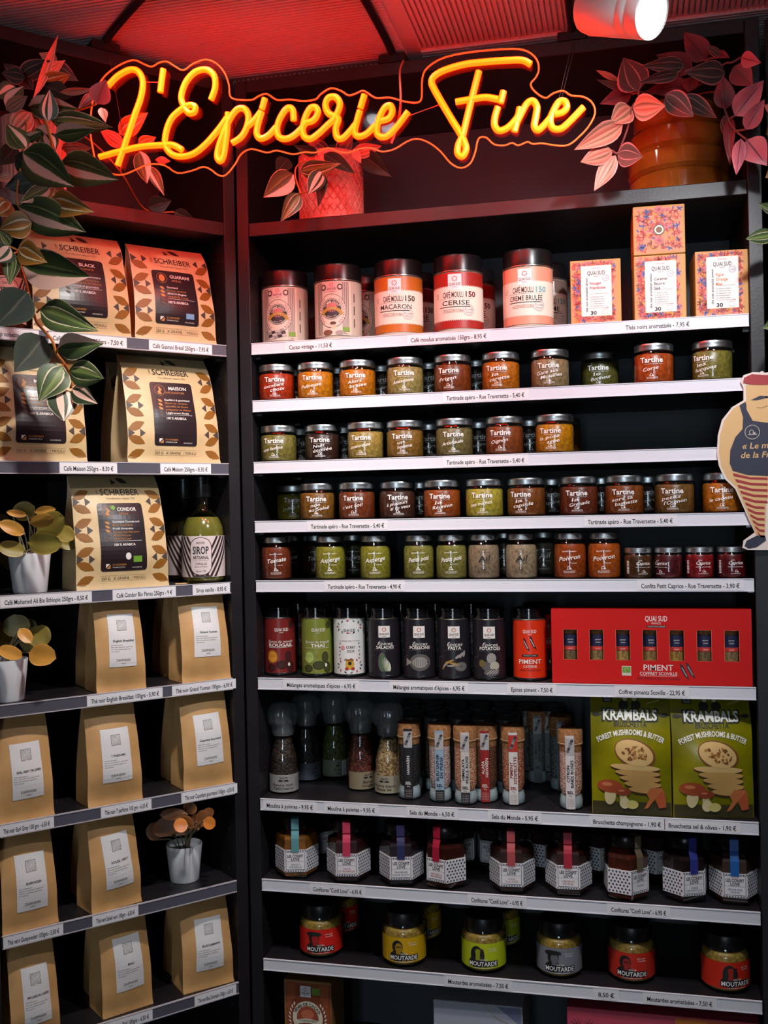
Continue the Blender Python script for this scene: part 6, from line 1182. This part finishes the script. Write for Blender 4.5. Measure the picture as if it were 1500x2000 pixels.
# --- plant in pink quilted pot, top of the right bookcase
uu, _ = FR.hit(647, 380, .062); cp = thing('potted_plant', 'small variegated plant in a pink quilted pot, centre top', 'potted plant', FR.w(uu, .062, TOPSHELF), 0, 'plants on top of the bookcases')
def quilt(a, h):
    p = a*.0535/.0125; q = h/.0175; f = abs(((p+q) % 1)-.5)*2; g = abs(((p-q) % 1)-.5)*2; return 1-.05*max(0, 1-min(1-f, 1-g)*5) if .004 < h < .106 else 1
modlathe([(.0520, 0)]+[(.0535, .002+.108*i/56) for i in range(57)]+[(.0525, .112), (.0490, .112), (.0485, .095)], 216, PINKP, quilt).build('pot', cp, 0)
MB().lathe([(0, .094), (.0484, .094)], SOIL, 24).build('soil', cp)
CPL = [((573,340,1.60),(515,385,1.58),38,'side',0), ((587,335,1.60),(662,322,1.57),30,'green',.2), ((630,333,1.59),(603,378,1.56),28,'stripe',0), ((585,378,1.59),(550,430,1.57),28,'green',0), ((633,300,1.62),(693,338,1.58),22,'dark',None), ((707,300,1.66),(760,344,1.64),30,'dark',.2), ((563,310,1.64),(540,335,1.62),26,'dark',None), ((632,340,1.60),(622,402,1.595),18,'dark',0), ((640,300,1.66),(600,270,1.64),22,'mauve',None), ((660,300,1.66),(690,262,1.65),24,'mauve',None), ((690,300,1.66),(745,285,1.64),22,'rose',None), ((690,290,1.62),(705,318,1.60),12,'rose',None), ((620,300,1.64),(575,285,1.62),16,'dark',None)]
for b0, t0, w, k, ro in CPL: add_leaf(cp, b0, t0, w, k, ro)
for P in ([(640, 318, 1.69), (600, 315, 1.62), (580, 325, 1.60), (577, 345, 1.60), (588, 380, 1.59)], [(640, 318, 1.69), (610, 312, 1.63), (630, 333, 1.59)], [(655, 318, 1.69), (690, 300, 1.66), (707, 300, 1.66)], [(645, 318, 1.69), (640, 290, 1.66)], [(585, 378, 1.59), (605, 374, 1.57)]): stem(cp, P, .0013, STEM)
# --- plant in glazed brown pot
uu, _ = FR.hit(1326, 280, .105); rp = thing('potted_plant', 'reddish-leaved plant in a glossy brown beehive pot, top right', 'potted plant', FR.w(uu, .105, TOPSHELF), 0, 'plants on top of the bookcases')
prof = [(.066, 0)]
for j in range(4):
    for i in range(7): t = i/6; prof.append(((.077, .0785, .0755, .069)[j]*(.945+.055*min(1, 3.2*sin(pi*t))), .001+.0355*j+.0355*t))
prof += [(.052, .150), (.046, .154), (.044, .150), (.044, .13)]
MB().lathe(prof, mat('brown_glaze', (192, 114, 34), .06, spec=.7, coat=.6, noise=((104, 52, 14), 9, 3, .3, .7)), 64).build('pot', rp, 30)
MB().lathe([(0, .132), (.0439, .132)], SOIL, 24).build('soil', rp)
RPL = [((1212,159,1.50),(1164,137,1.48),9,'rose',0,'thin'), ((1227,177,1.50),(1164,155,1.48),10,'mauve',0,'thin'), ((1247,177,1.48),(1217,113,1.46),50,'mauve',0,'point'), ((1233,180,1.50),(1175,201,1.49),28,'wine',.1,'point'), ((1236,211,1.46),(1299,207,1.43),40,'rose',0,'point'), ((1233,210,1.46),(1193,240,1.44),36,'rose',.1,'point'), ((1216,243,1.45),(1123,292,1.42),34,'rose',0,'point'), ((1196,294,1.45),(1135,316,1.43),30,'rose',.1,'point'), ((1202,304,1.45),(1161,372,1.44),27,'rose',0,'point'), ((1206,300,1.45),(1255,306,1.43),37,'mauve',0,'point'), ((1352,135,1.50),(1282,107,1.48),34,'wine',.1,'point'), ((1337,128,1.47),(1257,128,1.45),26,'mauve',.1,'point'), ((1325,145,1.46),(1250,160,1.44),19,'mauve',.1,'point'), ((1380,117,1.50),(1336,63,1.48),36,'wine',0,'point'), ((1405,109,1.48),(1381,89,1.47),13,'mauve',None,'point'), ((1399,104,1.49),(1423,111,1.47),13,'wine',None,'point'), ((1416,144,1.46),(1341,140,1.44),36,'mauve',.1,'point'), ((1447,112,1.46),(1484,123,1.44),24,'pink',.2,'point'), ((1432,131,1.47),(1470,167,1.45),36,'wine',0,'point'), ((1435,226,1.44),(1493,155,1.42),38,'pink',0,'point'), ((1456,253,1.43),(1494,193,1.41),27,'pink',0,'point'), ((1459,273,1.43),(1496,321,1.41),42,'pink',0,'point'), ((1447,271,1.43),(1438,341,1.42),21,'pink',0,'point'), ((1426,228,1.46),(1424,320,1.45),18,'wine',.2,'point'), ((1414,226,1.48),(1421,277,1.47),15,'mauve',.2,'point'), ((1417,213,1.48),(1411,146,1.46),32,'wine',0,'point'), ((1300,184,1.45),(1354,228,1.43),36,'mauve',.1,'point'), ((1335,188,1.46),(1399,231,1.44),26,'mauve',.3,'point'), ((1345,165,1.50),(1262,178,1.49),28,'wine',.1,'point'), ((1350,150,1.49),(1345,178,1.47),26,'wine',None,'point'), ((1330,150,1.50),(1290,170,1.49),24,'wine',None,'point'), ((1200,240,1.47),(1155,262,1.46),20,'mauve',.2,'point')]
for b0, t0, w, k, ro, sh in RPL: add_leaf(rp, b0, t0, w, k, ro, sh)
for P in ([(1320, 190, 1.59), (1290, 180, 1.50), (1250, 195, 1.47), (1234, 211, 1.46), (1226, 250, 1.455), (1213, 285, 1.455), (1206, 300, 1.45), (1196, 294, 1.45)], [(1320, 190, 1.59), (1260, 180, 1.50), (1233, 182, 1.50), (1212, 160, 1.50)], [(1330, 190, 1.59), (1370, 150, 1.52), (1380, 118, 1.50), (1405, 112, 1.48)], [(1330, 190, 1.59), (1390, 150, 1.50), (1415, 125, 1.47), (1430, 122, 1.46), (1447, 112, 1.46)], [(1340, 190, 1.59), (1400, 180, 1.50), (1416, 215, 1.46), (1426, 240, 1.45), (1440, 258, 1.44), (1459, 273, 1.43)], [(1436, 256, 1.44), (1456, 253, 1.43)], [(1424, 232, 1.45), (1435, 226, 1.44)], [(1325, 190, 1.59), (1330, 150, 1.52), (1352, 135, 1.50)], [(1247, 177, 1.48), (1248, 195, 1.475)]): stem(rp, P, .0015, STEMR)
# --- trailing plant of the bookcase at the right edge: three leaves reach into view
ep = thing('trailing_plant', 'green-leaved trailing plant at the right picture edge, only leaf tips in view', 'potted plant', FT.w(.075, .06, TOPSHELF), 0, 'plants on top of the bookcases')
MB().lathe([(.045, 0), (.052, .002), (.058, .11), (.055, .112), (.052, .095), (0, .094)], mat('terracotta', (140, 80, 54), .7), 32).build('pot', ep, 40)
for b0, t0, w, k in (((1512,458,1.42),(1457,466,1.41),24,'green'), ((1518,412,1.42),(1482,398,1.41),18,'green'), ((1520,630,1.42),(1492,640,1.41),22,'green'), ((1512,215,1.43),(1493,205,1.43),14,'rose'), ((1525,330,1.43),(1498,345,1.42),30,'gold'), ((1530,250,1.43),(1497,262,1.42),34,'gold'), ((1560,520,1.42),(1525,560,1.40),50,'tri')): add_leaf(ep, b0, t0, w, k, .1)
_p = Vector(ep.location)+Vector((0, 0, .1)); P = [_p-Vector(ep.location), at(1545, 200, 1.45)-Vector(ep.location), at(1530, 330, 1.43)-Vector(ep.location), at(1522, 430, 1.425)-Vector(ep.location), at(1526, 540, 1.42)-Vector(ep.location), at(1520, 640, 1.42)-Vector(ep.location)]; MB().tube(spline(P, 6), .0018, STEM, 6).build('stem', ep)
# --- small potted plants among the bags
WPOT = mat('white_ceramic', (222, 222, 226), .3)
def small_plant(row, px, v, r, h, leaves, label, stems):
    z = ZL[row]-.0005; u = FL.hit(px, 1000-(z+.03-ZC)*FPX/1.55, v)[0]; t = thing('potted_plant', label, 'potted plant', FL.w(u, v, z), 0, 'small white potted plants')
    MB().lathe([(0, .0008), (r*.78, 0), (r*.80, .002), (r, h-.001), (r*.985, h), (r*.95, h-.001), (r*.92, h-.008)], WPOT, 44).build('pot', t, 40); MB().lathe([(0, h-.009), (r*.925, h-.009)], SOIL, 24).build('soil', t)
    c = FL.w(u, v, z+h-.010); rr = random.Random(row)
    for b0, t0, w, k in leaves:
        add_leaf(t, b0, t0, w, k, None, 'round')
        e = at(*b0); s0 = c + Vector((rr.uniform(-.008, .008), rr.uniform(-.008, .008), 0)); mid = (s0*.6+e*.4)+Vector((0, 0, .01)); loc = Vector(t.location)
        MB().tube(spline([s0-loc, mid-loc, e-loc], 5), .0011, stems, 5).build('stem', t)
    return t
ZP = 1.49
small_plant(2, 58, .042, .0302, .058, [((52,1006,ZP),(13,1000,ZP-.02),10,'amber'), ((25,1008,ZP+.02),(68,990,ZP+.02),27,'olive'), ((68,1000,ZP),(106,994,ZP-.01),12,'amber'), ((58,1022,ZP-.02),(104,1012,ZP-.04),19,'amber'), ((72,1040,ZP-.01),(124,1010,ZP-.03),35,'olive'), ((48,1042,ZP-.02),(0,1020,ZP-.04),19,'amber'), ((113,1033,ZP+.03),(142,1052,ZP+.02),23,'olive'), ((55,1060,ZP-.02),(116,1063,ZP-.04),31,'olive'), ((50,1078,ZP-.01),(-4,1066,ZP-.03),22,'olive'), ((20,1015,ZP+.04),(-12,1030,ZP+.05),26,'olive'), ((25,1080,ZP+.04),(-8,1098,ZP+.05),44,'olive'), ((100,1055,ZP+.05),(150,1068,ZP+.05),16,'olive')], 'yellow-leaved plant in a white pot, left of the single coffee bag', STEMG)
small_plant(3, 12, .042, .0305, .060, [((35,1245,1.50),(28,1200,1.50),36,'olive'), ((52,1243,1.52),(58,1208,1.52),24,'olive'), ((38,1228,1.47),(60,1254,1.46),17,'amber'), ((68,1224,1.51),(88,1261,1.50),31,'olive'), ((57,1275,1.47),(105,1284,1.45),31,'amber'), ((-4,1266,1.45),(43,1283,1.44),19,'amber'), ((10,1250,1.51),(-8,1215,1.51),30,'olive'), ((45,1270,1.53),(72,1245,1.53),28,'olive'), ((20,1265,1.53),(0,1240,1.53),36,'olive')], 'olive-leaved plant in a white pot at the left edge', STEMG)
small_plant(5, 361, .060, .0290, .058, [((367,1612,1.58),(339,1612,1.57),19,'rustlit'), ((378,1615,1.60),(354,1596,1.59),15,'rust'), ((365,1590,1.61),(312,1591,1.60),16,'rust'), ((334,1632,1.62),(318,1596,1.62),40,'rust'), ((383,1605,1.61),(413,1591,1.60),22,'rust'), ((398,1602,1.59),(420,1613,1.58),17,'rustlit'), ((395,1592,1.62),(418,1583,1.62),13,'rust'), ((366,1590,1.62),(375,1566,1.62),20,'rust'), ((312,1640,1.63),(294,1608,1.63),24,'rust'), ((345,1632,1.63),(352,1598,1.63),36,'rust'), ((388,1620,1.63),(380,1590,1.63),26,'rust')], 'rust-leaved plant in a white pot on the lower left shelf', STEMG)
